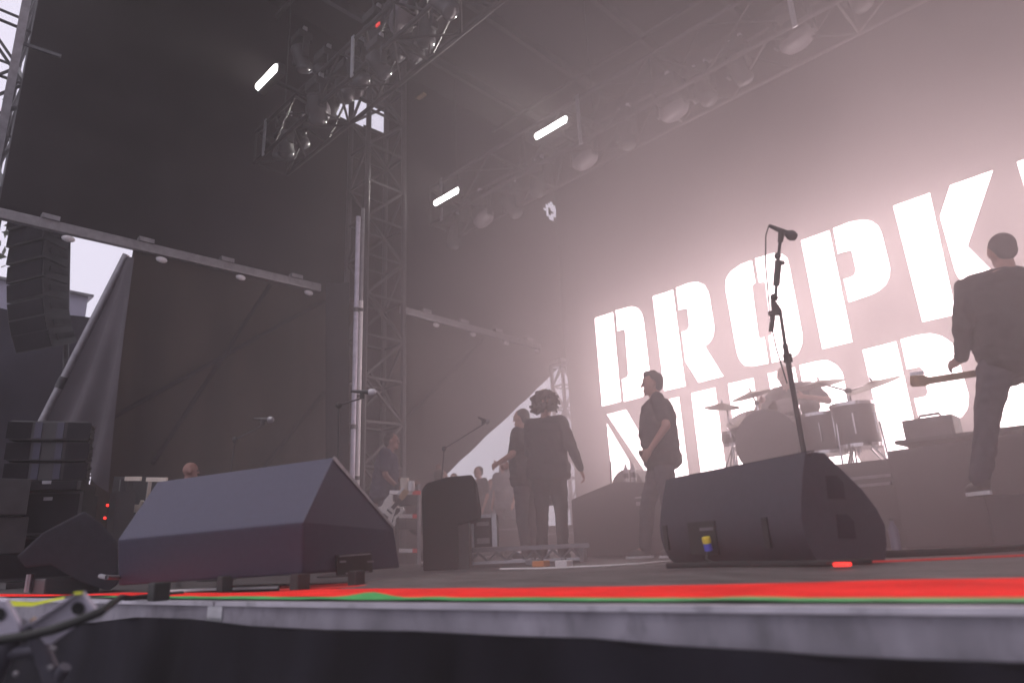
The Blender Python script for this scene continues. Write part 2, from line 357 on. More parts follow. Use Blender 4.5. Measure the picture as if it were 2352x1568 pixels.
def pipe_beam(label, a, b, x):
    pa, pb = onX(*a, x), onX(*b, x); root = thing('wall_beam', label, 'beam', pa, group='pale beams along the side wall')
    part('rail', MB().beam(pa, pb, .10, .15), DULLALU, root, bevel=.015)
    n = 4
    for i in range(n):
        q = pa.lerp(pb, (i+.6)/n); part('clamp', MB().box(q + Vector((.03, 0, .10)), (.12, .22, .07)), DULLALU, root)
        part('hook_eye', MB().ball(q + Vector((.06, .25, -.16)), (.05, .09, .05)), PALEPL, root, smooth=True)
pipe_beam('long pale beam running from the left edge of the photo to the tower', (-40, 482), (735, 662), WX+.12)
pipe_beam('shorter pale beam between the truss tower and the back of the stage', (920, 711), (1240, 797), WX+.12)
# pale drape swept back on a slanting pole, left
def swept(u, v):
    a = dep(288, 588, 10.3).lerp(dep(98, 968, 9.6), v); b = dep(308, 592, 9.7).lerp(dep(246, 1130, 9.1), v); p = a.lerp(b, u)
    return p + Vector((.5, -.6, 0)).normalized()*(.09*math.sin(u*14+v*2) * v)
solo('swept_drape', MB().sheet(swept, 40, 30), PALETARP, 'pale grey drape pulled aside along a slanting pole at the left', 'drape', smooth=True)
q0, q1 = dep(290, 585, 10.2), dep(82, 995, 9.5)
ro = thing('slanted_pole', 'slanting aluminium pole along the edge of the swept drape', 'pole', q1)
part('tube', MB().tube([q0, q1], .05, 10), DULLALU, ro, smooth=True); part('sleeve', MB().tube([q0.lerp(q1, .70), q0.lerp(q1, .76)], .06, 10), DKSTEEL, ro, smooth=True)
solo('narrow_drape', MB().sheet(lambda u, v: dep(748+52*u, 650+430*v, 9.55-.4*u) + Vector((.04*math.sin(u*9), 0, 0)), 16, 10), CLOTH, 'narrow black drape hanging left of the truss tower', 'drape', smooth=True)

# ------------------------------------------------------------------ beyond the stage at the left
FENCEM = mat('dark_fence_scrim', (.035, .033, .048), .95, var=.25, scale=1.5, spec=.1)
def fence(u, v):
    p = onX(-300+560*u, 700, -17.); z = -1.4 + v*(onX(-300+560*u, 703+34*max(0, (u-.5)*2), -17.).z + 1.4)
    return (p.x + .12*math.sin(p.y*3+v*9) + wave((p.y, z, 2), .9, .25), p.y, z)
solo('fence_scrim', MB().sheet(fence, 60, 20), FENCEM, 'grey scrim fence with sagging folds far behind the speaker stack', 'fence', smooth=True)
c = onX(90, 715, -18.5); ro = thing('distant_building', 'pale lavender flat roofed building seen under the beam', 'building', (c.x, c.y, -1.4))
a, b, zt = onX(-60, 650, -18.5).y, onX(206, 690, -18.5).y, onX(180, 672, -18.5).z
part('wall', MB().box((-19.5, (a+b)/2, (zt-1.4)/2), (1.6, b-a, zt+1.4)), CONC, ro); part('roof', MB().box((-19.5, (a+b)/2, zt+.03), (1.8, b-a+.2, .06)), DULLALU, ro)
for y in (.25, .55, .85): part('window', MB().box((-18.69, a+(b-a)*y, zt-1.2), (.03, .7, .8)), DKSTEEL, ro)
# scaffold tower at the extreme left and the tree behind it
def lattice(root, P, nb, mt, rc=.03, rb_=.016, bname='brace'):
    """four-legged tower between corner quadruples P[0] (bottom) and P[1] (top)"""
    for k in range(4): part('chord', MB().tube([P[0][k], P[1][k]], rc, 8), mt, root, smooth=True)
    for i in range(nb):
        for k in range(4):
            j = (k+1) % 4; a0 = P[0][k].lerp(P[1][k], i/nb); b1 = P[0][j].lerp(P[1][j], (i+1)/nb); a1 = P[0][k].lerp(P[1][k], (i+1)/nb); b0 = P[0][j].lerp(P[1][j], i/nb)
            part(bname, MB().tube([a0, b1] if (i+k) % 2 else [b0, a1], rb_, 6), mt, root, smooth=True)
            part('rung', MB().tube([a1, b1], rb_, 6), mt, root, smooth=True)
def quad(cx, cy, w, z, w2=None):
    w2 = w2 or w; return [Vector((cx-w/2, cy-w2/2, z)), Vector((cx+w/2, cy-w2/2, z)), Vector((cx+w/2, cy+w2/2, z)), Vector((cx-w/2, cy+w2/2, z))]
c = onX(28, 150, -13.5)
ro = thing('scaffold_tower', 'dark scaffold tower standing against the sky at the upper left edge', 'scaffold', (c.x, c.y-.25, -1.4))
lattice(ro, [quad(c.x, c.y-.3, 1.2, -1.4, .9), quad(c.x, c.y-.3, 1.2, 12.5, .9)], 13, DKSTEEL, .05, .03)
pa, pb = dep(56, 30, 10.2), dep(-30, 480, 10.2)
ro = thing('wind_brace_post', 'slim grey post beside the sky gap at the upper left edge', 'post', (pb.x, pb.y, -1.4))
part('tube', MB().beam(pb + (pb-pa)*2.2, pa + (pa-pb)*.25, .11, .11), DULLALU, ro)
for t in (.15, .5, .74, .9): q = pa.lerp(pb, t); part('tie', MB().beam(q, dep(*[(140, 130), (90, 235), (60, 325), (50, 430)][[.15, .5, .74, .9].index(t)], 10.4), .035, .05), DKSTEEL, ro)
c = Vector((-21, -.4, -1.4)); ro = thing('tree', 'leafy tree behind the scaffold at the upper left edge', 'tree', c)
part('trunk', MB().tube([c, c+Vector((.1, .1, 4)), c+Vector((.3, .2, 8))], [.25, .2, .1], 8), BARK, ro, smooth=True)
mb = MB()
for i in range(1500):
    q = c + Vector((max(-2.8, min(2.8, random.gauss(0, 1.4))), random.gauss(.3, 1.3), min(12.8, 9.5 + random.gauss(0, 2.2)))); a = Vector((random.uniform(-1, 1), random.uniform(-1, 1), random.uniform(-1, 1))).normalized(); b = a.orthogonal().normalized(); s_ = random.uniform(.08, .22)
    mb.add([q-a*s_, q+b*s_*.5, q+a*s_, q-b*s_*.5], [(0, 1, 2, 3)])
o = part('crown', mb, LEAF, ro); o['kind'] = 'stuff'

# ------------------------------------------------------------------ LED wall with the lettering
LY = 11.
led = thing('led_screen', 'huge lit screen with white stencil lettering across the back of the stage', 'screen', (-2.5, LY, 0))
part('panel', MB().box((-2.3, LY+.1, 5.1), (12.6, .2, 8.7)), PANELM, led)
part('support_frame', MB().box((-2.3, LY+.3, 4.7), (12.4, .15, 9.4)), DKSTEEL, led)
K1 = [(-2.36, 4.93), (-1.82, 4.94), (-1.86, 3.01), (-2.32, 3.01)]
K2 = [(-1.8, 4.52), (-1.58, 4.95), (-1.01, 4.96), (-1.53, 3.96), (-1.1, 3.03), (-1.62, 3.02), (-1.78, 3.62)]
def sh(P, dx, dz=0): return [(x+dx, z+dz) for x, z in P]
WORDS = [
 ('D', [[(-8.19, 4.68), (-7.69, 4.68), (-7.69, 2.79), (-8.19, 2.77)], [(-7.65, 4.7), (-7.24, 4.68), (-7.09, 4.6), (-7.01, 4.47), (-6.98, 4.32), (-6.97, 3.2), (-6.99, 3.02), (-7.07, 2.86), (-7.21, 2.79), (-7.65, 2.77), (-7.65, 3.25), (-7.53, 3.27), (-7.49, 3.3), (-7.47, 4.2), (-7.49, 4.23), (-7.65, 4.22)]]),
 ('R', [[(-6.75, 4.74), (-6.26, 4.74), (-6.24, 2.82), (-6.72, 2.81)], [(-6.22, 4.76), (-5.89, 4.77), (-5.73, 4.73), (-5.61, 4.64), (-5.54, 4.47), (-5.52, 3.78), (-5.57, 3.61), (-5.66, 3.51), (-5.75, 3.48), (-5.47, 2.85), (-5.99, 2.83), (-6.21, 3.28), (-6.22, 3.87), (-6.09, 3.88), (-6.04, 3.94), (-6.04, 4.27), (-6.22, 4.28)]]),
 ('O', [[(-4.65, 4.81), (-4.88, 4.8), (-5.09, 4.73), (-5.2, 4.62), (-5.24, 4.45), (-5.2, 3.25), (-5.17, 3.08), (-5.09, 2.96), (-4.96, 2.91), (-4.64, 2.9), (-4.64, 3.39), (-4.72, 3.39), (-4.74, 3.41), (-4.72, 4.31), (-4.7, 4.34), (-4.65, 4.35)], [(-4.62, 4.82), (-4.28, 4.81), (-4.11, 4.73), (-4.04, 4.64), (-4.03, 4.51), (-4.01, 3.29), (-4.04, 3.11), (-4.14, 2.95), (-4.29, 2.9), (-4.61, 2.9), (-4.6, 3.39), (-4.54, 3.4), (-4.51, 4.32), (-4.62, 4.34)]]),
 ('P', [[(-3.8, 4.87), (-3.3, 4.88), (-3.28, 2.95), (-3.77, 2.94)], [(-3.27, 4.89), (-2.99, 4.91), (-2.78, 4.87), (-2.67, 4.8), (-2.59, 4.69), (-2.56, 4.55), (-2.55, 3.96), (-2.58, 3.83), (-2.66, 3.71), (-2.77, 3.64), (-2.89, 3.61), (-3.25, 3.58), (-3.26, 4.0), (-3.12, 4.01), (-3.08, 4.03), (-3.06, 4.07), (-3.06, 4.37), (-3.07, 4.41), (-3.27, 4.42)]]),
 ('K', [K1, K2]),
 ('I', [[(-.77, 4.96), (-.24, 4.97), (-.24, 3.04), (-.75, 3.03)]]),
 ('C', [[(.6, 5.0), (.35, 4.99), (.14, 4.9), (.05, 4.7), (.08, 3.3), (.18, 3.13), (.35, 3.06), (.6, 3.06), (.6, 3.5), (.55, 3.55), (.53, 4.5), (.6, 4.55)], [(.64, 5.0), (.95, 4.99), (1.12, 4.9), (1.2, 4.7), (1.2, 4.3), (.76, 4.3), (.74, 4.5), (.64, 4.55)], [(.64, 3.06), (.95, 3.07), (1.12, 3.15), (1.2, 3.35), (1.2, 3.75), (.76, 3.75), (.74, 3.55), (.64, 3.5)]]),
 ('K', [sh(K1, 3.85, .1), sh(K2, 3.85, .1)]),
 ('M', [[(-8.1, 2.46), (-7.63, 1.65), (-7.6, .86), (-8.09, .85)], [(-8.1, 2.62), (-7.59, 2.64), (-7.24, 1.95), (-6.88, 2.66), (-6.84, 2.3), (-7.26, 1.3)], [(-6.84, 2.66), (-6.4, 2.68), (-6.38, .9), (-6.8, .88)]]),
 ('U', [[(-6.17, 2.7), (-5.66, 2.71), (-5.66, 1.3), (-5.6, 1.25), (-5.58, .9), (-5.8, .9), (-6.0, .95), (-6.12, 1.05), (-6.17, 1.2)], [(-5.44, 2.73), (-4.94, 2.74), (-4.95, 1.2), (-5.0, 1.05), (-5.12, .96), (-5.3, .92), (-5.55, .92), (-5.54, 1.25), (-5.45, 1.3)]]),
 ('R', [[(-4.71, 2.76), (-4.22, 2.78), (-4.19, .93), (-4.68, .92)], [(-4.17, 2.79), (-3.87, 2.8), (-3.71, 2.78), (-3.58, 2.68), (-3.51, 2.53), (-3.49, 2.0), (-3.54, 1.8), (-3.66, 1.62), (-3.42, .96), (-3.9, .95), (-4.16, 1.45), (-4.17, 1.95), (-4.0, 1.97), (-3.95, 2.05), (-3.95, 2.36), (-4.17, 2.36)]]),
 ('P', [[(-3.19, 2.82), (-2.68, 2.84), (-2.66, .98), (-3.15, .97)], [(-2.65, 2.85), (-2.43, 2.87), (-2.23, 2.85), (-2.09, 2.77), (-1.99, 2.64), (-1.96, 2.45), (-1.94, 1.87), (-1.99, 1.69), (-2.08, 1.59), (-2.2, 1.54), (-2.63, 1.52), (-2.64, 1.96), (-2.48, 1.97), (-2.45, 2.01), (-2.45, 2.33), (-2.47, 2.37), (-2.65, 2.37)]]),
 ('H', [[(-1.72, 2.9), (-1.22, 2.91), (-1.22, 1.0), (-1.7, .99)], [(-.98, 2.92), (-.48, 2.93), (-.48, 1.02), (-.98, 1.01), (-.98, 1.75), (-1.19, 1.74), (-1.19, 2.17), (-.98, 2.18)]]),
 ('Y', [[(-.28, 2.94), (.22, 2.95), (.42, 2.2), (.62, 2.96), (1.1, 2.97), (.68, 1.85), (.68, 1.05), (.18, 1.04), (.18, 1.85)]]),
 ('S', [[(1.25, 2.7), (1.4, 2.95), (1.7, 3.0), (2.2, 3.0), (2.4, 2.8), (2.4, 2.4), (1.95, 2.4), (1.93, 2.55), (1.75, 2.58), (1.72, 2.35), (2.3, 2.0), (2.4, 1.8), (2.4, 1.3), (2.2, 1.08), (1.45, 1.06), (1.25, 1.3), (1.25, 1.68), (1.7, 1.68), (1.72, 1.5), (1.9, 1.48), (1.93, 1.75), (1.3, 2.1)]]),
]
def inset(P, d):
    n = len(P); ar = sum(P[i][0]*P[(i+1) % n][1] - P[(i+1) % n][0]*P[i][1] for i in range(n)); sg = 1 if ar > 0 else -1; out = []
    for i in range(n):
        p, q, w = Vector(P[i-1]), Vector(P[i]), Vector(P[(i+1) % n]); e1, e2 = (q-p).normalized(), (w-q).normalized()
        n1, n2 = Vector((-e1.y, e1.x))*sg, Vector((-e2.y, e2.x))*sg; b = (n1+n2).normalized(); out.append(q + b*(d/max(.45, b.dot(n1))))
    return out
for ch, polys in WORDS:
    mb = MB()
    for P in polys: P = inset(P, .017); mb.prism([(x, LY-.012, z) for x, z in P], (0, .01, 0))
    part('letter', mb, LETTER, led, label='lit white stencil letter '+ch)

# ------------------------------------------------------------------ trusses with lamps
def box_truss(label, X0, X1, Y, z, s_, bay, tm):
    ro = thing('lighting_truss', label, 'truss', (X0, Y, z), group='lighting trusses across the stage roof')
    n = int(round((X1-X0)/bay)); bay = (X1-X0)/n; h = s_/2
    for a, b in ((-h, -h), (h, -h), (h, h), (-h, h)): put('chord', MB().tube([(0, a, b), (X1-X0, a, b)], .035, 8).mesh('chord', tm, None, True), ro)
    fl = []
    for (a0, b0), (a1, b1) in (((-h, -h), (h, -h)), ((h, -h), (h, h)), ((h, h), (-h, h)), ((-h, h), (-h, -h))):
        fl.append([MB().tube([(0, a0, b0), (bay, a1, b1)], .02, 6).mesh('brace', tm, None, True), MB().tube([(0, a1, b1), (bay, a0, b0)], .02, 6).mesh('brace', tm, None, True)])
    fr = MB()
    for a, b, c_, d in ((-h, -h, h, -h), (h, -h, h, h), (h, h, -h, h), (-h, h, -h, -h)): fr.tube([(0, a, b), (0, c_, d)], .018, 6)
    frm = fr.mesh('end_frame', tm, None, True)
    for i in range(n):
        for k in range(4): put('brace', fl[k][i % 2], ro, (i*bay, 0, 0))
        if i % 3 == 0: put('end_frame', frm, ro, (i*bay, 0, 0))
    for i in range(0, n, 4):
        put('gusset', MB().box((0, -h-.03, 0), (.07, .02, s_*1.15)).mesh('gusset', ALU), ro, (i*bay+.4, 0, 0))
        put('sling', MB().tube([(0, 0, h), (0, 0, 10.5-z)], .012, 6).mesh('sling', DKSTEEL, None, True), ro, (i*bay+.4, 0, 0))
    return ro
T1Y, T2Y, TZ, TZ2 = 4.9, 8.85, 7.2, 7.27
box_truss('front lighting truss, the nearer one at the upper left', -10.6, 7.5, T1Y, TZ, .62, .7, BLKTRUSS)
box_truss('rear lighting truss crossing above the lit lettering', -10.4, 7.5, T2Y, TZ2, .86, .95, TRUSSM)

def make_mover():
    t = thing('moving_head_lamp', '', 'stage light')
    put('base', MB().box((0, 0, -.08), (.34, .26, .16)).mesh('base', BLACK, None, False, .02), t)
    for s_ in (-1, 1): put('hook_clamp', MB().box((s_*.1, 0, .05), (.05, .07, .14)).mesh('hook_clamp', ALU), t)
    for s_ in (-1, 1): put('yoke_arm', MB().box((s_*.17, 0, -.34), (.05, .12, .40)).mesh('yoke_arm', BLACK, None, False, .015), t)
    hd = put('head', MB().lathe([(.10, -.20), (.135, -.15), (.14, .02), (.13, .10), (.15, .18)], (0, 0, 0), (0, 0, -1), 18).mesh('head', BLACK, None, True), t, (0, 0, -.44))
    put('lens_bowl', MB().lathe([(.15, .181), (.155, .20), (.14, .25), (.09, .29), (.02, .305)], (0, 0, 0), (0, 0, -1), 18).mesh('lens_bowl', DKGLASS, None, True), hd)
    return t
mover = make_mover()
def make_wash():
    t = thing('reflector_lamp', '', 'stage light')
    put('base', MB().box((0, 0, -.09), (.36, .3, .18)).mesh('base', BLACK, None, False, .02), t)
    put('hook_clamp', MB().box((0, 0, .06), (.06, .08, .16)).mesh('hook_clamp', ALU), t)
    for s_ in (-1, 1): put('yoke_arm', MB().box((s_*.26, 0, -.36), (.05, .12, .42)).mesh('yoke_arm', BLACK, None, False, .015), t)
    hd = put('head', MB().lathe([(.12, -.16), (.17, -.10), (.20, .0), (.235, .06)], (0, 0, 0), (0, 0, -1), 20).mesh('head', DKSTEEL, None, True), t, (0, 0, -.46))
    put('dome', MB().lathe([(.236, .061), (.245, .08), (.235, .13), (.19, .19), (.11, .225), (.02, .235)], (0, 0, 0), (0, 0, -1), 20).mesh('dome', LAMPPL, None, True), hd)
    put('indicator', MB().box((.0, -.155, -.08), (.05, .012, .03)).mesh('indicator', DKSTEEL), t)
    return t
wash = make_wash()
used = set()
def hang(src, px, py, Y, zt, tilt, label, group, scale=1.):
    p = onY(px, py, Y); zt = p.z + .62*scale
    o = src if src.name not in used else copy_tree(src); used.add(o.name)
    o.location = (p.x, Y, zt); o['label'] = label; o['group'] = group; o.scale = (scale,)*3
    for c_ in o.children:
        if c_.name.startswith('head'): c_.rotation_euler = tilt
    return o
G1, G2 = 'lamps hung on the front truss', 'lamps hung on the rear truss'
hang(wash, 1828, 100, T2Y-.05, None, (.35, -.2, 0), 'pale domed lamp on the rear truss, nearest the upper right', G2, 1.05)
hang(wash, 1545, 262, T2Y-.05, None, (.3, -.25, 0), 'pale domed lamp below the middle of the rear truss, second from the right', G2, 1.05)
hang(wash, 1340, 375, T2Y-.05, None, (.3, -.3, 0), 'pale domed lamp under the rear truss just right of the long lit bar', G2, 1.05)
hang(wash, 1105, 510, T2Y-.05, None, (.35, -.5, 0), 'small pale domed lamp at the far left end of the rear truss', G2, 1.)
hang(wash, 915, 55, T1Y, None, (.5, -.7, 0), 'large glossy domed lamp on the front truss, topmost at the photo edge', G1, 1.15)
hang(wash, 725, 272, T1Y, None, (.5, -.9, 0), 'glossy domed lamp hanging low from the front truss left of the sky gap', G1, .9)
for i, (px, py, Y, l, g) in enumerate((
    (1700, 180, T2Y, 'black moving lamp on the rear truss between the two rightmost pale domes', G2), (1620, 235, T2Y+.1, 'black moving lamp on the rear truss beside the second pale dome', G2),
    (1440, 330, T2Y, 'black moving lamp on the rear truss between the middle pale domes', G2), (1240, 440, T2Y, 'black moving lamp on the rear truss below the middle lit bar', G2),
    (1175, 490, T2Y, 'black moving lamp on the rear truss above the small sky hole', G2), (1045, 560, T2Y, 'lowest black moving lamp at the left tip of the rear truss', G2),
    (1975, 10, T2Y, 'black moving lamp on the rear truss at the top edge of the photo', G2),
    (1020, 0, T1Y, 'black moving lamp on the front truss cut by the top edge', G1), (820, 185, T1Y, 'black moving lamp on the front truss above the tower gap', G1),
    (790, 225, T1Y+.1, 'black moving lamp on the front truss beside the tower gap', G1), (690, 150, T1Y-.1, 'black moving lamp on the front truss right of the small lit bar', G1),
    (655, 345, T1Y, 'black moving lamp at the lowest left end of the front truss', G1), (745, 195, T1Y, 'black moving lamp with red light at the middle of the front truss', G1),
    (860, 110, T1Y, 'black moving lamp on the front truss below the big glossy dome', G1))):
    hang(mover, px, py, Y, None, (random.uniform(-.2, .7), random.uniform(-.8, .5), random.uniform(-1, 1)), l, g)
CLUS = ['black lamp in the front truss cluster, %s' % q for q in ('first from the top edge of the photo', 'close under the topmost one', 'left of the big glossy dome', 'below the big glossy dome', 'above the upper red light',
    'in the middle of the cluster', 'above the sky gap of the tower', 'left of the sky gap of the tower', 'just right of the small lit bar', 'below the small lit bar', 'at the lower left tip of the truss')]
for i in range(11):
    px = 1010 - i*36 + random.uniform(-14, 14); hang(mover, px, 60 + (1010-px)*.80 + random.uniform(-28, 22), T1Y + random.choice((-.3, .3)), None, (random.uniform(-.5, .9), random.uniform(-.9, .6), random.uniform(-1, 1)), CLUS[i], G1, random.uniform(.75, 1.))
def strobe(px, py, Y, L, label):
    p = onY(px, py, Y); t = thing('strobe_bar', label, 'stage light', p, group='lit strobe bars on the trusses')
    put('housing', MB().box((0, .07, 0), (L+.08, .12, .18)).mesh('housing', BLACK, None, False, .015), t)
    put('bracket', MB().box((0, .45, .0), (.05, .7, .05)).mesh('bracket', DKSTEEL), t)
    n = 14; me = MB().lathe([(.06, 0), (.057, .012), (.04, .03), (.005, .04)], (0, 0, 0), (0, -1, 0), 10).mesh('lit_bead', STROBE, None, True)
    put('lit_strip', MB().box((0, .004, 0), (L, .012, .125)).mesh('lit_strip', STROBE), t)
    for i in range(n): put('lit_bead', me, t, ((i+.5)*L/n-L/2, -.002, 0))
    al = bpy.data.lights.new('strobe_beam', 'AREA'); al.shape = 'RECTANGLE'; al.size = L; al.size_y = .1; al.energy = 26; al.color = (1, .95, .88); al.spread = math.radians(50)
    ao = bpy.data.objects.new('strobe_beam', al); COL.objects.link(ao); ao.parent = t; ao.location = (0, -.04, 0); ao.rotation_euler = Vector((0, -1, .02)).to_track_quat('-Z', 'Z').to_euler()
strobe(613, 178, 3.85, .60, 'lit white strobe bar on the front truss at the upper left')
strobe(1265, 294, 7.95, .68, 'lit white strobe bar on the rear truss, the longest of the three')
strobe(1025, 452, 8.2, .72, 'lit white strobe bar near the left end of the rear truss')
for px, py, Y, l in ((738, 198, T1Y-.3, 'small red lamp glowing on the front truss above the sky gap'), (868, 57, T1Y-.35, 'small red lamp glowing beside the large glossy dome')):
    p = onY(px, py, Y); t = thing('indicator_lamp', l, 'light', p, group='red indicator lamps on the front truss')
    put('lens', MB().box((0, 0, 0), (.085, .02, .045)).mesh('lens', REDDIM), t); put('body', MB().box((0, .06, 0), (.11, .1, .08)).mesh('body', BLACK), t)
solo('roof_tag', MB().beam(onz(952, 232, 10.4), onz(976, 216, 10.4), .1, .05), mat('tan_tag', (.35, .24, .12), .7), 'small tan strap on the dark roof above the middle', 'strap')

# ------------------------------------------------------------------ towers
p0 = onX(862, 1078, -10.55); base = Vector((-10.55, p0.y, 0))
tw = thing('truss_tower', 'tall dark truss tower standing against the side wall', 'tower', (base.x, base.y, 0))
ya, yb = onX(822, 1000, -10.35).y, onX(915, 1000, -10.35).y
lattice(tw, [[Vector((-10.85, ya, 0)), Vector((-10.2, ya, 0)), Vector((-10.2, yb, 0)), Vector((-10.85, yb, 0))], [Vector((-10.85, ya, 10.4)), Vector((-10.2, ya, 10.4)), Vector((-10.2, yb, 10.4)), Vector((-10.85, yb, 10.4))]], 13, TRUSSM, .055, .03)
part('base_plate', MB().box((-10.52, (ya+yb)/2, .03), (1.0, yb-ya+.3, .06)), DKSTEEL, tw)
A = onX(821, 1090, -10.05); zw, zu, zl = onX(826, 690, -10.05).z, onX(834, 480, -10.05).z, onX(828, 500, -10.05).z
wp = thing('white_pole', 'bright white pole standing in front of the truss tower', 'pole', (A.x, A.y, 0))
part('tube', MB().tube([Vector((A.x, A.y, 0)), Vector((A.x, A.y, zw))], .038, 12), WHITEP, wp, smooth=True)
part('dimmed_upper_tube', MB().tube([Vector((A.x, A.y, zw)), Vector((A.x, A.y, zu))], .034, 12), DULLALU, wp, smooth=True)  # greyer upper length paints the light fading up the white pole
for zz in (1.35, 2.75, 4.35): part('strap', MB().tube([Vector((A.x, A.y, zz)), Vector((A.x, A.y, zz+.06))], .046, 12), RUBBER, wp, smooth=True)
lp = thing('grey_pole', 'grey lavender pole beside the white pole on the tower', 'pole', (A.x, A.y-.1, 0))
part('tube', MB().tube([Vector((A.x, A.y-.1, 0)), Vector((A.x, A.y-.1, zl))], .043, 12), SILVERPL, lp, smooth=True)
for zz in (2.2, 4.32): part('collar', MB().tube([Vector((A.x, A.y-.1, zz)), Vector((A.x, A.y-.1, zz+.08))], .055, 12), DKSTEEL, lp, smooth=True)
c = onX(1302, 1000, -10.4)
t2_ = thing('truss_tower', 'far pale truss tower beside the left end of the lit screen', 'tower', (c.x, c.y, 0))
zt = onX(1300, 840, -10.4).z
lattice(t2_, [quad(c.x, c.y, .35, 0, .42), quad(c.x, c.y, .35, zt, .42)], 8, DULLALU, .045, .022)
part('head_block', MB().box((c.x, c.y-.1, zt+.03), (.3, .25, .2)), ALU, t2_)

# ------------------------------------------------------------------ hanging line array and ground stack
def array_box(w, h, d, mt):
    return MB().prism([(-w/2, -d/2, -h/2), (w/2, -d/2, -h/2), (w/2*.8, d/2, -h/2), (-w/2*.8, d/2, -h/2)], (0, 0, h)).mesh('cabinet', mt, None, False, .01)
la = thing('line_array', 'curved black hanging line array speaker under the beam at the left', 'speaker', dep(92, 520, 11.5))
me = array_box(.86, .30, .5, BLACK)
prev = None; R0 = Matrix.Rotation(math.radians(32), 4, 'Z')
PTS = [(92, 512), (92, 552), (92, 592), (91, 632), (91, 672), (93, 712), (98, 748), (106, 778)]
gr = MB().box((0, -.256, 0), (.80, .012, .26)).mesh('grille', CLOTH)
rg = MB().box((0, .0, 0), (.03, .3, .1)).mesh('rigging_plate', DKSTEEL)
for i, q in enumerate(PTS):
    o = put('cabinet', me, la); p = dep(*q, 11.5); o.location = p - la.location
    o.rotation_euler = (Matrix.Rotation(math.radians(25), 4, 'Z') @ Matrix.Rotation(math.radians(max(0, i-2)*5), 4, 'X')).to_euler()
    put('grille', gr, o); put('rigging_plate', rg, o, (.44, 0, 0)); put('rigging_plate', rg, o, (-.44, 0, 0))
p = dep(92, 500, 11.5); put('fly_frame', MB().box((0, 0, .15), (1., .5, .08)).mesh('fly_frame', DKSTEEL), la)
put('chain', MB().tube([(0, 0, .2), (0, 0, 4.)], .025, 6).mesh('chain', DKSTEEL, None, True), la)
a_, b_ = dep(156, 530, 11.9), dep(148, 960, 11.9)
solo('rigging_pole', MB().tube([a_ + (a_-b_)*.3, b_], .045, 8), DKSTEEL, 'dark thin pole right of the hanging line array', 'pole', smooth=True)
# ground stack
def stack_box(px, y0, y1, d, w, name, label, group, kindbox):
    c0, c1 = dep(px, y0, d), dep(px, y1, d); h = (c0-c1).length
    t = thing(name, label, 'speaker', c1, math.radians(64), group)
    if kindbox:
        put('body', array_box(w, h*.95, .5, BLACK), t, (0, 0, h*.475))
        for x in (-.11, .11): put('waveguide', MB().box((x*w/.8, -.256, h*.475), (.055, .016, h*.8)).mesh('waveguide', WEDGE), t)
        for s_ in (-1, 1): put('grille', MB().box((s_*.30*w/.8, -.254, h*.475), (.24*w/.8, .01, h*.8)).mesh('grille', CLOTH), t)
        for k in range(4): put('side_pin', MB().box((w/2*.97, -.12, h*(.16+.2*k)), (.03, .16, .02)).mesh('side_pin', DKSTEEL), t)
    else:
        put('body', MB().box((0, 0, h*.485), (w, .6, h*.97)).mesh('body', BLACK, None, False, .012), t)
        put('grille', MB().box((0, -.306, h*.485), (w*.9, .012, h*.84)).mesh('grille', CLOTH), t)
        put('badge', MB().box((w*.08, -.315, h*.8), (.07, .006, .03)).mesh('badge', DULLALU), t)
SG = 'black speakers stacked on the ground at the left'
stack_box(128, 975, 1020, 6.4, .62, 'stacked_speaker', 'topmost slim black speaker of the stack at the left', SG, True)
stack_box(124, 1021, 1066, 6.4, .62, 'stacked_speaker', 'second slim black speaker from the top of the stack at the left', SG, True)
stack_box(120, 1067, 1110, 6.4, .62, 'stacked_speaker', 'lowest slim black speaker of the stack, resting on the big cabinets', SG, True)
stack_box(112, 1111, 1132, 6.4, .64, 'stacked_speaker', 'thin black spacer cabinet in the middle of the left stack', SG, False)
stack_box(105, 1133, 1232, 6.4, .66, 'stacked_speaker', 'upper big black bass cabinet with a small badge in the left stack', SG, False)
stack_box(100, 1233, 1330, 6.4, .68, 'stacked_speaker', 'bottom big black bass cabinet of the left stack', SG, False)
c = dep(98, 1330, 6.4)
solo('speaker_plinth', MB().box((c.x-.05, c.y+.05, c.z/2-.705), (.9, .8, c.z+1.39)), BLACK, 'black plinth under the speaker stack at the left', 'plinth')
for i, (x, y, w) in enumerate(((20, 1142, 44), (14, 1230, 40))):
    c = dep(x, y, 5.8); ct = thing('equipment_crate', ('dark crate with pale trim at the left edge, the upper one', 'dark crate with pale trim at the left edge, the lower one')[i], 'crate', c-Vector((0, 0, .15)))
    part('box', MB().box(c, (.2, .25, .3)), DKSTEEL, ct, bevel=.008); part('trim', MB().box(c+Vector((0, -.135, .05)), (.17, .02, .04)), ALU, ct); part('tag', MB().box(c+Vector((.03, -.135, -.06)), (.07, .02, .08)), PALEPL, ct)

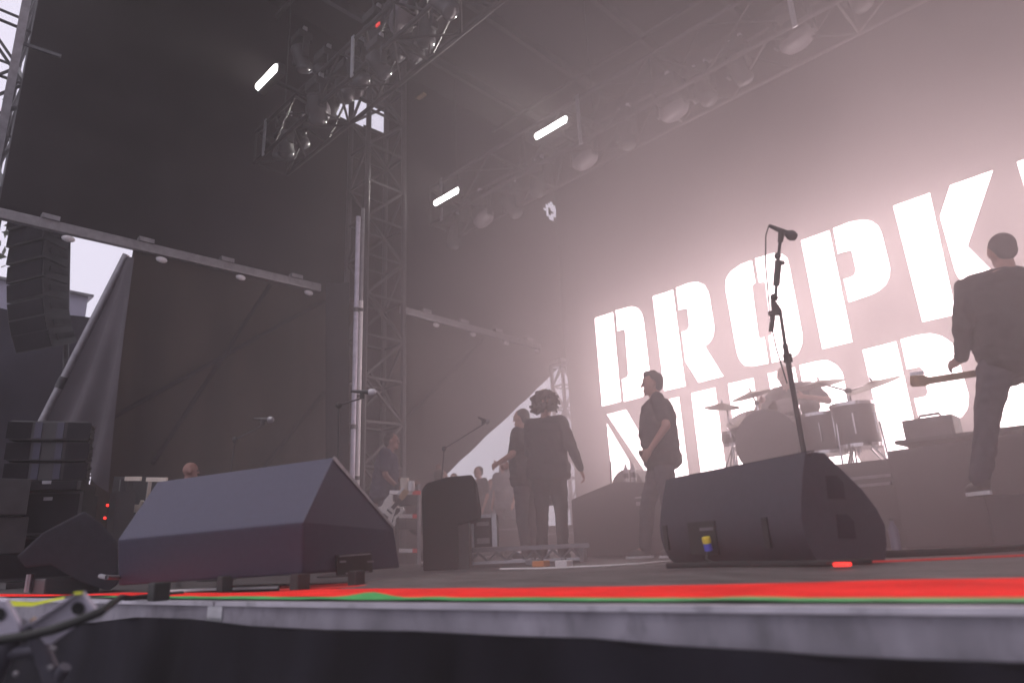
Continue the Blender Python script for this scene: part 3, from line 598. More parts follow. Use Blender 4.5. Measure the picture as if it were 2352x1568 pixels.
# ------------------------------------------------------------------ floor wedges
def prism_between(profile, axis): return MB().prism(profile, axis)
prof = [dep(695, 1318, 3.25), dep(697, 1198, 3.22), dep(767, 1049, 3.5), dep(905, 1214, 3.92), dep(919, 1303, 3.98)]
best = None
for i in range(60):
    d = 3.0 + i*.03; v = dep(271, 1344, d) - prof[0]; q = prof[2]+v-EYE; zz = q.dot(FWD); px, py = CX+FPX*q.dot(RGT)/zz, CY-FPX*q.dot(UPV)/zz
    e = abs(px-368)+abs(py-1105)
    if best is None or e < best[0]: best = (e, d, v)
AX = best[2]
w1 = thing('wedge_monitor', 'big black floor wedge on small feet at the front left of the stage', 'monitor speaker', Vector((prof[0].x, prof[0].y, 0)) + AX*.5)
part('cabinet', MB().prism(prof, AX), WEDGE, w1, bevel=.012)
n_ = (prof[4]-prof[0]).normalized(); up_ = Vector((0, 0, 1)); out = -AX.normalized()
def onend(a, z, o=0.): return prof[0] + n_*a + up_*z + out*o
EN = n_.cross(prof[3]-prof[0]).normalized(); EN = EN if EN.dot(out) > 0 else -EN
def onend(x, y, o=0.):
    d = ray(x, y); return EYE + d*((prof[4]-EYE).dot(EN)/d.dot(EN)) + EN*o
def slab(pts, o, t): return MB().prism([onend(x, y, o) for x, y in pts], EN*t)
part('handle_recess', slab([(766, 1274), (846, 1266), (850, 1312), (768, 1320)], .012, .006), RUBBER, w1)
part('connector_bar', slab([(770, 1274), (842, 1268), (842, 1271), (770, 1277)], .02, .008), DULLALU, w1)
part('connector_bar', slab([(786, 1313), (838, 1309), (838, 1312), (786, 1316)], .02, .008), DULLALU, w1)
for x in (772, 836): part('latch', slab([(x, 1286), (x+14, 1285), (x+14, 1289), (x, 1290)], .02, .006), DULLALU, w1)
for x, y, s_ in ((363, 1379, .075), (515, 1358, .065), (688, 1356, .075), (818, 1347, .065)):
    q = onz(x, y, .008); part('foot', MB().box((q.x, q.y, .045), (s_, s_*.9, .075)), RUBBER, w1, bevel=.008)
part('trim_strip', MB().prism([prof[2]+up_*.004+out*.002, prof[3]+up_*.006+out*.002, prof[3]-n_*.014+out*.002, prof[2]-n_*.018-up_*.01+out*.002], out*.004), DULLALU, w1)
# wedge on the right with a bellied back
o0 = onz(1551, 1294, .03); o1 = onz(1893, 1299, .03); axv = o1-o0; axv.z = 0; nn = Vector((-axv.y, axv.x, 0)).normalized()
H2 = onY(1891, 1056, o1.y+.12).z
def pf(a, z): return o0 + nn*a + Vector((0, 0, z-o0.z+.03))
P2 = [pf(.0, .0), pf(-.035, .03), pf(-.06, .08), pf(-.074, .14), pf(-.074, .20), pf(-.06, .27), pf(-.035, .36), pf(.0, .46), pf(.025, H2-.02), pf(.045, H2), pf(.10, H2-.004), pf(.13, H2-.03), pf(.27, .30), pf(.33, .22), pf(.36, .15), pf(.35, .07), pf(.32, .0)]
w2 = thing('wedge_monitor', 'black rounded floor wedge in front of the singer microphone', 'monitor speaker', (o0+axv*.5 + nn*.25)*1.); w2.location.z = .03
part('cabinet', MB().prism(P2, axv), WEDGE3, w2, smooth=True)
def bk(t, a, z): return o0 + axv*t + nn*a + Vector((0, 0, z))
part('cable_recess', MB().prism([bk(.26, -.083, .05), bk(.47, -.083, .05), bk(.47, -.083, .21), bk(.26, -.083, .21)], nn*.008), RUBBER, w2)
part('recess_lip', MB().prism([bk(.36, -.088, .165), bk(.46, -.088, .165), bk(.46, -.088, .18), bk(.36, -.088, .18)], nn*.004), DULLALU, w2)
for t in (.06, .80): part('side_groove', MB().box(bk(t, -.079, .14), (.025, .02, .13)), RUBBER, w2)
en = axv.normalized()
for z, a in ((.31, .12), (.15, .14)):
    c0 = o1 + nn*a + Vector((0, 0, z)) + en*.002
    part('handle_recess', MB().prism([c0+nn*p_+Vector((0, 0, q_)) for p_, q_ in ((-.045, -.045), (.045, -.05), (.05, .02), (.02, .05), (-.035, .05))], en*.004), WEDGE2, w2)
part('top_trim', MB().prism([bk(0, .02, H2+.001), bk(1, .02, H2+.001), bk(1, .05, H2+.004), bk(0, .05, H2+.004)], (0, 0, .004)), RUBBER, w2)
c = bk(.435, -.11, .105)
pg = thing('cable_plug', 'yellow and blue cable plug in the rear of the right wedge', 'plug', c)
put('collar', MB().lathe([(.02, 0), (.022, .015), (.02, .03)], (0, 0, .0), (0, -.2, 1), 12).mesh('collar', YELP, None, True), pg)
put('sleeve', MB().lathe([(.02, -.035), (.019, -.001)], (0, 0, 0), (0, -.2, 1), 12).mesh('sleeve', BLUEP, None, True), pg)
put('cable', MB().tube([(0, 0, -.035), (.0, -.03, -.075), (.06, -.05, -.095), (.12, -.03, -.1)], .007, 6).mesh('cable', RUBBER, None, True), pg)
q = onz(1936, 1303, .03); solo('red_marker', MB().box(q+Vector((0, 0, .012)), (.06, .03, .014)), REDLED, 'small bright red marker block at the foot of the right wedge', 'marker', bevel=.004)
# small wedge at far left, seen end on
pp = [(38, 1278), (97, 1223), (193, 1173), (234, 1202), (269, 1243), (272, 1340), (249, 1357), (187, 1337), (117, 1296), (59, 1303)]
P3 = [dep(x, y, 4.15) for x, y in pp]
w3 = thing('wedge_monitor', 'small black wedge tipped on a prop left of the big wedge', 'monitor speaker', Vector((P3[6].x, P3[6].y, 0)))
part('cabinet', MB().prism(P3, (P3[4]-EYE).normalized()*Vector((1, 1, .0)).length*.34), WEDGE2, w3, bevel=.012)
q = dep(150, 1345, 4.3); part('prop_block', MB().box((q.x, q.y, .05), (.34, .3, .1)), BLACK, w3, bevel=.01)
q = dep(70, 1318, 4.3); part('support_leg', MB().tube([q, Vector((q.x, q.y, .02))], .022, 8), DULLALU, w3, smooth=True)
solo('coiled_cable', MB().tube([onz(402-2*i, 1318+4*i, .06).lerp(onz(470, 1335, .06), .1*i) for i in range(3)] + [dep(245, 1325, 3.6), dep(230, 1322, 3.7)], .012, 6), DULLALU, 'grey cable end between the two left wedges', 'cable', smooth=True)

# ------------------------------------------------------------------ cables on the floor
def cable(label, pts, r, mt, z=.02):
    P = [onz(x, y, z) + Vector((0, 0, r)) for x, y in pts]; Q = []
    for i in range(len(P)-1):
        for k in range(6): Q.append(P[i].lerp(P[i+1], k/6) + Vector((wave(P[i]*3+Vector((k, 0, 0)), 1, .02), 0, 0)))
    solo('floor_cable', MB().tube(Q+[P[-1]], r, 6), mt, label, 'cable', 'cables lying on the stage floor', smooth=True)
cable('black cable running right from the foot of the right wedge', [(2010, 1281), (2080, 1279), (2200, 1274), (2352, 1264), (2600, 1250)], .016, RUBBER, .035)
cable('thin red cable along the floor at the right edge', [(1960, 1293), (2060, 1290), (2200, 1284), (2360, 1277), (2560, 1268)], .004, REDP, .035)
cable('black cable along the back foot of the right wedge', [(1530, 1305), (1640, 1302), (1760, 1301), (1900, 1300), (2000, 1295)], .012, RUBBER, .035)
cable('white line cable along the edge of the floor mat', [(1150, 1308), (1240, 1307), (1310, 1304), (1400, 1300), (1470, 1296), (1540, 1290)], .005, WHITEP, .032)
cable('thin red cable behind the red carpet near the big wedge', [(460, 1357), (600, 1352), (760, 1346), (900, 1341), (1000, 1334)], .006, REDP, .008)
cable('second red cable tight behind the red carpet', [(640, 1357), (780, 1351), (900, 1343), (985, 1336), (1000, 1334)], .005, REDP, .008)
cable('white cable under the big wedge', [(380, 1362), (470, 1357), (560, 1354), (640, 1352)], .008, WHITEP, .008)

# ------------------------------------------------------------------ bracket, cable and clutter in the pit at lower left
def plate(name, label, pts, hole, d, nrm=(.6, -.8, 0)):
    P = [dep(x, y, d) for x, y in pts]; n = (P[1]-P[0]).cross(P[2]-P[0]).normalized()
    if n.dot(FWD) > 0: n = -n
    t = thing(name, label, 'bracket', P[-1], group='grey steel brackets at the lower left corner')
    part('arm', MB().prism(P, n*-.014), SILVERPL, t, bevel=.003)
    part('flange', MB().prism([P[0], P[1], P[1]+n*.03, P[0]+n*.03], (P[0]-P[2]).normalized()*.006), SILVERPL, t)
    hc = dep(*hole, d) + n*.002
    part('hole', MB().lathe([(.0125, 0), (.0165, .002), (.0165, .004)], hc, n, 20), RUBBER, t)
    return t
t = plate('steel_bracket', 'grey steel bracket with a round hole leaning on the stage edge', [(178, 1361), (68, 1434), (104, 1480), (118, 1479), (222, 1404), (204, 1382), (189, 1360)], (182, 1395), 1.75)
part('tape_tip', MB().beam(dep(172, 1362, 1.74), dep(190, 1360, 1.74), .01, .006), YEL, t)
plate('steel_bracket', 'second grey steel bracket cut by the left edge of the photo', [(-40, 1372), (-110, 1470), (-20, 1478), (44, 1451), (40, 1430), (12, 1378)], (0, 1408), 1.7)
Q = [(-60, 1492), (0, 1469), (60, 1460), (120, 1446), (180, 1425), (230, 1405), (262, 1382), (285, 1365), (300, 1355)]
solo('thick_cable', MB().tube([dep(x, y, 1.62+.14*i/8*1.2) for i, (x, y) in enumerate(Q[:-3])] + [dep(258, 1384, 2.1), dep(278, 1371, 2.7), onz(300, 1373, .014), onz(345, 1368, .014), onz(420, 1362, .014)], .0115, 10), RUBBER, 'thick black cable drooping from the stage edge at the lower left', 'cable', smooth=True)
Q = [(4, 1398), (40, 1402), (80, 1404), (110, 1398), (150, 1391)]
q = [dep(x, y-22, 2.3) for x, y in Q]
solo('yellow_tape', MB().sheet(lambda u, v: q[min(int(u*4), 3)].lerp(q[min(int(u*4), 3)+1], u*4-min(int(u*4), 3)) + Vector((0, 0, -.018*v*(1-.6*u))) + Vector((0, -.004*v, 0)), 24, 2), YEL, 'loose yellow tape hanging on the stage edge at the lower left', 'tape', smooth=True)
for i, (a, b, r, mt, l) in enumerate((
    ((75, 1430), (125, 1570), .020, RIGT, 'grey tube of the clamp rig leaning down to the right'), ((-30, 1580), (40, 1430), .024, RIGT, 'stout grey tube at the left bottom corner'),
    ((-20, 1500), (95, 1490), .016, RIGT, 'short grey crossbar under the thick cable'), ((100, 1600), (150, 1530), .014, RIGT, 'short grey tube end at the bottom'),
    ((74, 1420), (112, 1462), .007, TANM, 'tan strap hanging under the steel bracket'))):
    solo('rig_tube', MB().tube([dep(*a, 1.85), dep(*b, 1.85)], r*1.15, 12), mt, l, 'tube', 'tubes of the clamp rig in the pit', smooth=True)
for x, y, l in ((38, 1555, 'bright bolt head at the bottom left corner'), (118, 1541, 'bright bolt head right of the corner tubes'), (125, 1497, 'small bright bolt below the steel bracket')):
    solo('bolt', MB().lathe([(.005, 0), (.005, .005), (.003, .007)], dep(x, y-10, 1.46), -FWD, 8), DULLALU, l, 'bolt', 'bright bolts of the clamp rig')

# ------------------------------------------------------------------ people
def remesh(mb, voxel, name, mt, smooth=2, crease=0.):
    me = bpy.data.meshes.new('tmp'); me.from_pydata([tuple(v) for v in mb.v], [], mb.f)
    bm = bmesh.new(); bm.from_mesh(me); bmesh.ops.remove_doubles(bm, verts=bm.verts, dist=1e-5); bmesh.ops.recalc_face_normals(bm, faces=bm.faces); bm.to_mesh(me); bm.free()
    o = bpy.data.objects.new('tmp', me); COL.objects.link(o)
    md = o.modifiers.new('r', 'REMESH'); md.mode = 'VOXEL'; md.voxel_size = voxel
    sm = o.modifiers.new('s', 'SMOOTH'); sm.factor = .5; sm.iterations = smooth
    dg = bpy.context.evaluated_depsgraph_get(); res = bpy.data.meshes.new_from_object(o.evaluated_get(dg)); res.name = name
    if crease:
        for v, N in [(v, v.normal.copy()) for v in res.vertices]:
            p = v.co.copy(); w = noise.noise(Vector((p.x*9, p.y*9, p.z*16))) + .6*noise.noise(Vector((p.x*22+p.z*8, p.y*22, p.z*20))); v.co = p + N*(crease*w)
    bpy.data.objects.remove(o); bpy.data.meshes.remove(me)
    res.materials.clear(); res.materials.append(mt); res.polygons.foreach_set('use_smooth', [True]*len(res.polygons)); return res

def hand(mb, w, d, side, curl=.5, up=Vector((0, 0, 1))):
    """palm at wrist w pointing along d; four unequal bent fingers and a thumb leaving the side of the palm"""
    d = d.normalized(); a = d.cross(up).normalized() if abs(d.dot(up)) < .95 else d.cross(Vector((0, 1, 0))).normalized(); n = a.cross(d).normalized()
    R = Matrix((a, d, n)).transposed()
    mb.ball(w + d*.05, (.040, .052, .018), 12, R)
    for i, (x, L) in enumerate(((-.030, .068), (-.010, .078), (.010, .074), (.030, .058))):
        p0 = w + d*.085 + a*x; p1 = p0 + (d*math.cos(curl*.8) - n*math.sin(curl*.8))*L*.5; p2 = p1 + (d*math.cos(curl*2.2) - n*math.sin(curl*2.2))*L*.5
        mb.cap(p0, p1, .0095, .009, 8); mb.cap(p1, p2, .009, .0075, 8)
    t0 = w + d*.03 - a*side*.033; t1 = t0 + (d*.6 - a*side*.75 - n*.3).normalized()*.04; t2 = t1 + (d*.9 - a*side*.1 - n*.4).normalized()*.032
    mb.cap(t0, t1, .012, .010, 8); mb.cap(t1, t2, .010, .008, 8)

STAND = dict(pel=(0, 0, .97), chest=(0, .0, 1.32), neck=(0, -.005, 1.50), head=(0, .025, 1.66),
             shL=(-.19, 0, 1.455), elL=(-.25, -.02, 1.17), wrL=(-.24, .08, .93), shR=(.19, 0, 1.455), elR=(.25, -.02, 1.17), wrR=(.24, .08, .93),
             hpL=(-.095, 0, .93), knL=(-.11, .02, .50), anL=(-.12, -.02, .09), hpR=(.095, 0, .93), knR=(.11, .02, .50), anR=(.12, -.02, .09))
def person(label, loc, rz, pose=None, scale=1., shirt=BLKSHIRT, legs=JEANS, hair=HAIR, hairstyle='short', skin=SKIN, sleeve='short', girth=1., toe=0., look=0., voxel=.0105, shoes=SHOEB, group=None, curl=.6, sole=True):
    J = dict(STAND); J.update(pose or {}); J = {k: Vector(v) for k, v in J.items()}
    t = thing('person', label, 'person', loc, rz, group); t.scale = (scale,)*3
    g = girth; mb = MB(); H = J['head']; HR = Matrix.Rotation(look, 3, 'Z')
    def torso(m_, e):
        p, c_ = J['pel'], J['chest']; ax = (c_-p).normalized(); sx = (J['shR']-J['shL']).normalized(); fy = ax.cross(sx).normalized(); R = Matrix((sx, -fy if False else fy*-1 if fy.dot(Vector((0, 1, 0))) < 0 else fy, ax)).transposed()
        for i in range(9):
            q = i/8; w = .158 - .022*math.sin(PI*min(1, q*1.3)) + .014*max(0, q-.6); d_ = .112 + .008*math.sin(PI*q)
            m_.ball(p.lerp(c_, q) + fy*(.012*math.sin(PI*q)), (w*g+e, d_*g+e, .11), 18, R)
        m_.ball(c_+ax*.07, (.150*g+e, .098*g+e, .12), 16, R)
        for k in ('shL', 'shR'):
            m_.cap(c_.lerp(J[k], .45)+ax*.03, J[k], .085+e, .060+e); m_.cap(J['neck']-ax*.02, J[k].lerp(J['neck'], .15)+ax*.012, .056+e, .052+e)
    torso(mb, -.012)
    mb.cap(J['neck']-Vector((0, 0, .06)), H-Vector((0, .01, .07)), .058*g**.4, .052)
    hd = lambda x, y, z: H + HR @ Vector((x, y, z))
    mb.ball(H+Vector((0, 0, .02)), (.076, .094, .098), 18, HR); mb.ball(hd(0, .022, -.05), (.058, .062, .066), 14, HR)          # skull, jaw
    mb.cap(hd(0, .088, .012), hd(0, .108, -.018), .010, .014, 8); mb.ball(hd(0, .088, -.062), (.026, .012, .012), 10, HR)      # nose, lips
    mb.ball(hd(0, .075, -.098), (.022, .018, .016), 10, HR); mb.cap(hd(-.04, .083, .028), hd(.04, .083, .028), .011, .011, 8)   # chin, brow
    for s_ in (-1, 1): mb.ball(hd(s_*.079, -.002, -.005), (.012, .022, .032), 10, HR)
    for s_, k in ((-1, 'L'), (1, 'R')):
        mb.cap(J['sh'+k], J['el'+k], .050, .040); mb.cap(J['el'+k], J['wr'+k], .041, .027)
        hand(mb, J['wr'+k], J.get('hd'+k, J['wr'+k]*2-J['el'+k]) - J['wr'+k], s_, curl, Vector((s_*1., .2, .1)) if True else None)
        mb.cap(J['hp'+k], J['kn'+k], .080*g**.5, .055); mb.cap(J['kn'+k], J['an'+k], .055, .036)
        mb.cap(J['an'+k], J['an'+k]+Vector((0, .10, -.05)), .036, .028)
    put('body', remesh(mb, voxel, 'body', skin), t)
    sm = MB(); torso(sm, .012)
    p = J['pel']; sm.ball(p+Vector((0, 0, -.03)), (.158*g+.014, .116*g+.014, .13), 16); sm.ball(p+Vector((0, 0, -.09)), (.158*g+.012, .118*g+.012, .09), 16)
    sm.cap(J['neck']-Vector((0, 0, .075)), J['neck']-Vector((0, 0, .03)), .085, .062)
    for k in 'LR':
        sm.cap(J['sh'+k], J['sh'+k].lerp(J['el'+k], .72 if sleeve == 'short' else 1), .070, .063)
        if sleeve == 'long': sm.cap(J['el'+k], J['el'+k].lerp(J['wr'+k], .92), .060, .044)
    put('shirt', remesh(sm, .013, 'shirt', shirt, 7, .011), t)
    lm = MB(); lm.ball(p+Vector((0, 0, -.05)), (.155*g, .118*g, .13), 16)
    for k in 'LR':
        lm.cap(J['hp'+k], J['kn'+k], .094*g**.5, .074); lm.cap(J['kn'+k], J['an'+k]+Vector((0, 0, .01)), .074, .062)
    put('trousers', remesh(lm, .014, 'trousers', legs, 6, .010), t)
    for k in 'LR':
        a = J['an'+k]; f = MB().ball(a+Vector((0, -.005, -.02)), (.046, .055, .06), 12).ball(a+Vector((0, .075, -.048)), (.047, .115, .042), 14)
        s_ = put('shoe', remesh(f, .011, 'shoe', shoes), t)
        if sole: put('sole', MB().prism([(a.x+.05*math.sin(q)*(1 if math.cos(q) > 0 else .85), a.y+.06+.135*math.cos(q), a.z-.092) for q in [2*PI*i/16 for i in range(16)]], (0, 0, .024)).mesh('sole', SOLE), s_)
    hm_ = MB()
    if hairstyle == 'short':
        hm_.ball(hd(0, -.026, .040), (.081, .090, .088), 18, HR); hm_.ball(hd(0, -.055, .0), (.070, .058, .075), 14, HR)
    elif hairstyle == 'quiff':
        hm_.ball(hd(0, -.030, .042), (.081, .092, .086), 18, HR); hm_.ball(hd(0, -.05, .0), (.070, .060, .08), 14, HR); hm_.cap(hd(-.035, .052, .098), hd(.035, .052, .098), .026, .026)
        hm_.cap(hd(0, .058, .118), hd(0, -.03, .118), .020, .03)
    elif hairstyle == 'curly':
        for i in range(420):
            th, ph = random.uniform(0, 2*PI), random.uniform(-.8, 1.5); r = random.uniform(.09, .165)
            q = Vector((r*math.cos(th)*math.cos(ph)*1.05, r*math.sin(th)*math.cos(ph)*1.05-.03, r*math.sin(ph)*.95+.02))
            if q.y > .06 and q.z < .06: continue
            hm_.ball(hd(*q), random.uniform(.014, .026), 6)
    elif hairstyle == 'long':
        hm_.ball(hd(0, -.02, .035), (.090, .10, .096), 16, HR); hm_.cap(hd(0, -.05, .02), hd(0, -.07, -.22), .085, .10); hm_.cap(hd(-.07, -.02, 0), hd(-.08, -.02, -.2), .03, .035); hm_.cap(hd(.07, -.02, 0), hd(.08, -.02, -.2), .03, .035)
    if hm_.v: put('hair', remesh(hm_, .010, 'hair', hair, 1), t)
    for s_ in (-1, 1): put('eye', MB().ball(hd(s_*.031, .083, .006), .0115, 10).mesh('eye', RUBBER, None, True), t)
    return t, J

def toworld(t, v): return t.matrix_basis @ Vector(v)
def guitar(label, a, b, face, body_len=.45, lacq=GTRW, name='electric_guitar', bass=False, wide=.34):
    """a: bottom of the body, b: tip of the headstock, face: direction the front looks"""
    a, b, face = Vector(a), Vector(b), Vector(face).normalized(); y = (b-a).normalized(); L = (b-a).length; x = y.cross(face).normalized(); z = x.cross(y)
    t = thing(name, label, 'guitar', a); M3 = Matrix((x, y, z)).transposed()
    W2 = wide/2; out = [(.5, .0), (.85, .07), (1, .22), (.95, .38), (.74, .49), (.70, .58), (.80, .74), (.78, .90), (.55, .95), (.30, .86), (-.30, .86), (-.60, 1.0), (-.85, .95), (-.86, .75), (-.72, .58), (-.76, .48), (-.95, .36), (-1, .20), (-.85, .06), (-.5, 0)]
    o = put('body', MB().prism([(px*W2, py*body_len, -.022) for px, py in out], (0, 0, .044)).mesh('body', lacq, None, False), t)
    put('pickguard', MB().prism([(px*W2*.7, py*body_len*.75+.06, .024) for px, py in out[2:10]], (0, 0, .003)).mesh('pickguard', PALEPL if lacq == GTRB else GTRB), o)
    put('neck', MB().box((0, (body_len*.8+L-.14)/2, .022), (.048, L-.14-body_len*.8, .024)).mesh('neck', WOOD, None, False, .006), t)
    put('fretboard', MB().box((0, (body_len*.72+L-.14)/2, .037), (.05, L-.14-body_len*.72, .006)).mesh('fretboard', RUBBER), t)
    hs = put('headstock', MB().prism([(-.026, L-.15, .008), (.026, L-.15, .008), (.034, L-.11, .008), (.024, L-.01, .008), (.005, L, .008), (-.05, L-.02, .008), (-.042, L-.12, .008)], (0, 0, .018)).mesh('headstock', WOOD), t)
    for i in range(4 if bass else 6): put('tuning_peg', MB().lathe([(.006, 0), (.009, .02), (.003, .03)], (-.048, L-.125+.02*i, .016), (-1, 0, 0), 8).mesh('tuning_peg', CHROME, None, True), hs)
    put('bridge', MB().box((0, body_len*.25, .032), (.08, .03, .015)).mesh('bridge', CHROME), o)
    for i in (.4, .58): put('pickup', MB().box((0, body_len*i, .03), (.08, .022, .012)).mesh('pickup', RUBBER), o)
    for c_ in list(t.children):
        c_.matrix_basis = M3.to_4x4()
    return t

# man in the polo shirt, turned to the left, hand raised at the waist
L_ = Vector((-math.cos(PHI), -math.sin(PHI), 0))                       # direction "left in the picture"
def facing(ang): return math.radians(ang)                             # rotation about Z; 0 faces upstage
zc = 46 + 90 - 2                                                       # facing picture-left
pl = floor_under(1546, 1285, 6.38)
t, J = person('man in a dark polo shirt with swept up hair standing left of the drum kit', pl, facing(134-8), dict(
    shL=(-.205, .0, 1.46), elL=(-.30, -.05, 1.19), wrL=(-.27, .12, .98), shR=(.205, 0, 1.46), elR=(.27, -.10, 1.18), wrR=(.22, .10, 1.02), hdR=(.17, .30, .98), elL_=(0, 0, 0),
    chest=(0, .0, 1.33), anL=(-.13, -.06, .09), knL=(-.12, .0, .5), anR=(.13, .24, .09), knR=(.12, .18, .5)), 1.0, hairstyle='quiff', girth=1.5, legs=JEANS, shoes=SHOEB)
# curly haired musician, seen from behind
cu = floor_under(1272, 1290, 7.2)
t, J = person('curly haired musician in black with a long sleeve, back to the camera', cu, facing(46-25), dict(
    elR=(.29, -.02, 1.17), wrR=(.35, .07, .92), elL=(-.27, .12, 1.17), wrL=(-.12, .28, 1.1)), 1.0, hairstyle='curly', sleeve='long', girth=1.55, legs=BLKSHIRT, hair=HAIRB)
gb = cu + Vector((0, 0, 1.0))
guitar('bass guitar held upright by the curly haired musician', dep(1258, 1160, 7.75), dep(1246, 893, 7.8), -FWD, .40, GTRB, 'bass_guitar', True, .30)
# taller man behind him
bh = floor_under(1216, 1270, 8.2)
person('man in a dark tee shirt partly hidden behind the curly haired musician', bh, facing(46+60), dict(elL=(-.27, .02, 1.2), wrL=(-.22, .25, 1.12), elR=(.26, .02, 1.2), wrR=(.14, .27, 1.13)), 1.03, legs=JEANS, girth=1.45)
# guitarist on the right, back to the camera, on a low riser
ft = dep(2262, 1136, 4.45); rg_ = Vector((ft.x + .22, ft.y+.05, ft.z))
ZR = ft.z
gp = dep(2424, 1140, 4.5); gp = Vector((gp.x, gp.y, ZR))
t, J = person('guitarist in a dark shirt seen from behind at the right edge', gp, facing(46-10), dict(
    pel=(0, 0, .90), chest=(.03, .0, 1.26), neck=(.06, .0, 1.425), head=(.085, .03, 1.58), shL=(-.20, 0, 1.345), elL=(-.27, .03, 1.09), wrL=(-.25, .17, .90), hdL=(-.30, .26, .88), elR=(.36, -.03, 1.10), wrR=(.20, .20, .95), shR=(.31, 0, 1.345),
    hpL=(-.12, 0, .86), hpR=(.12, 0, .86), knL=(-.26, .02, .47), anL=(-.40, -.02, .095), knR=(.26, .02, .47), anR=(.40, .0, .095)), 1.09, girth=1.5, sleeve='long', legs=JEANS, hairstyle='short')
guitar('electric guitar with its neck pointing left, held by the guitarist at the right', toworld(t, (.30, .28, .86)), dep(2096, 879, 4.75), Vector(toworld(t, (0, 1, 0)))-t.location + Vector((0, 0, .1)), .44, GTRB)
solo('low_riser', MB().box((gp.x+.75, gp.y+.35, ZR/2), (2.2, 1.2, ZR-.004)), GREYCL, 'low black riser under the guitarist at the right', 'riser', bevel=.01)
# guitarist at the left by the racks
gl = floor_under(882, 1290, 9.0)
t, J = person('guitar player in a navy tee shirt beside the racks, in profile', gl, facing(46-84), dict(
    pel=(0, -.03, .97), chest=(0, .02, 1.32), head=(0, .09, 1.64), neck=(0, .04, 1.49), elR=(.26, .02, 1.15), wrR=(.16, .20, .98), elL=(-.24, .14, 1.16), wrL=(-.16, .38, 1.08)), .99, shirt=NAVY, skin=SKIND, hairstyle='short', girth=1.4)
guitar('white electric guitar held by the player beside the racks', dep(868, 1205, 8.6), dep(938, 1125, 8.6), -FWD + Vector((.2, 0, .2)), .40, GTRW)
bd = floor_under(400, 1290, 8.6)
person('bald man seated behind the big wedge, only his head showing', bd, facing(46-60), dict(pel=(0, 0, .62), chest=(0, .05, .95), neck=(0, .06, 1.14), head=(0, .09, 1.29), shL=(-.19, .05, 1.09), shR=(.19, .05, 1.09), elL=(-.24, .15, .84), elR=(.24, .15, .84), wrL=(-.18, .36, .78), wrR=(.18, .36, .78),
    hpL=(-.1, .0, .58), hpR=(.1, 0, .58), knL=(-.14, .42, .52), knR=(.14, .42, .52), anL=(-.14, .40, .09), anR=(.14, .40, .09)), 1., hairstyle='none', skin=SKIND)
tc_ = floor_under(400, 1290, 8.6); solo('flight_case', MB().box((bd.x, bd.y, .24), (.5, .5, .47)), BLACK, 'black flight case the bald man sits on', 'case', bevel=.015)
ar = floor_under(985, 1290, 9.3)
person('crouching technician in black with one forearm raised behind the covered case', ar, facing(46-60), dict(pel=(0, -.15, .55), chest=(0, .05, .86), neck=(0, .14, 1.02), head=(0, .20, 1.14), shL=(-.19, .08, 1.0), shR=(.19, .08, 1.0), elL=(-.24, .30, .98), wrL=(-.20, .28, 1.24), hdL=(-.19, .24, 1.35), elR=(.24, .25, .78), wrR=(.16, .42, .82),
    hpL=(-.1, -.12, .52), hpR=(.1, -.12, .52), knL=(-.17, .28, .5), knR=(.16, .22, .42), anL=(-.15, .0, .09), anR=(.14, -.12, .09)), 1., skin=SKIND)
CG = 'people standing far behind the left side of the stage'
for x, d, sc, l, sh_, hs, rz in ((1046, 13.6, .93, 'distant person of whom only the dark head shows above the covered case', BLKSHIRT, 'short', 200), (1106, 13.2, .97, 'distant person in dark clothes right behind the covered case', BLKSHIRT, 'short', 170),
    (1165, 12.6, 1.0, 'distant long haired person in a pale top standing against the bright gap', GREYSH, 'long', 190), (1195, 13.8, .9, 'distant person in grey beside the long haired one', GREYSH, 'short', 210), (1135, 14.2, .88, 'distant short person between the two taller ones', GREYSH, 'short', 180)):
    q = floor_under(x, 1270, d); person(l, q, math.radians(rz), None, sc, shirt=sh_, hairstyle=hs, girth=1.35, voxel=.016, group=CG, sole=False)

for x, d, w, y, l in ((1120, 12.0, .75, 1205, 'dark road case at the back left, below the distant people'), (1185, 11.6, .7, 1190, 'taller dark road case behind the two musicians at centre left'), (1250, 11.9, .8, 1212, 'dark road case behind the curly haired musician'), (1312, 11.2, .6, 1205, 'dark road case at the foot of the far truss tower')):
    q = floor_under(x, 1270, d); h_ = dep(x, y, d).z; rc = thing('road_case', l, 'case', q, math.radians(30), 'road cases at the back left of the stage')
    put('box', MB().box((0, 0, h_/2+.04), (w, .55, h_-.08)).mesh('box', GREYCL, None, False, .01), rc); put('lid_edge', MB().box((0, 0, h_*.72), (w+.012, .562, .03)).mesh('lid_edge', DULLALU), rc)
    for sx in (-1, 1):
        for sy in (-1, 1): put('caster', MB().lathe([(.04, -.015), (.04, .015)], (sx*w*.38, sy*.2, .04), (1, 0, 0), 10).mesh('caster', RUBBER), rc)
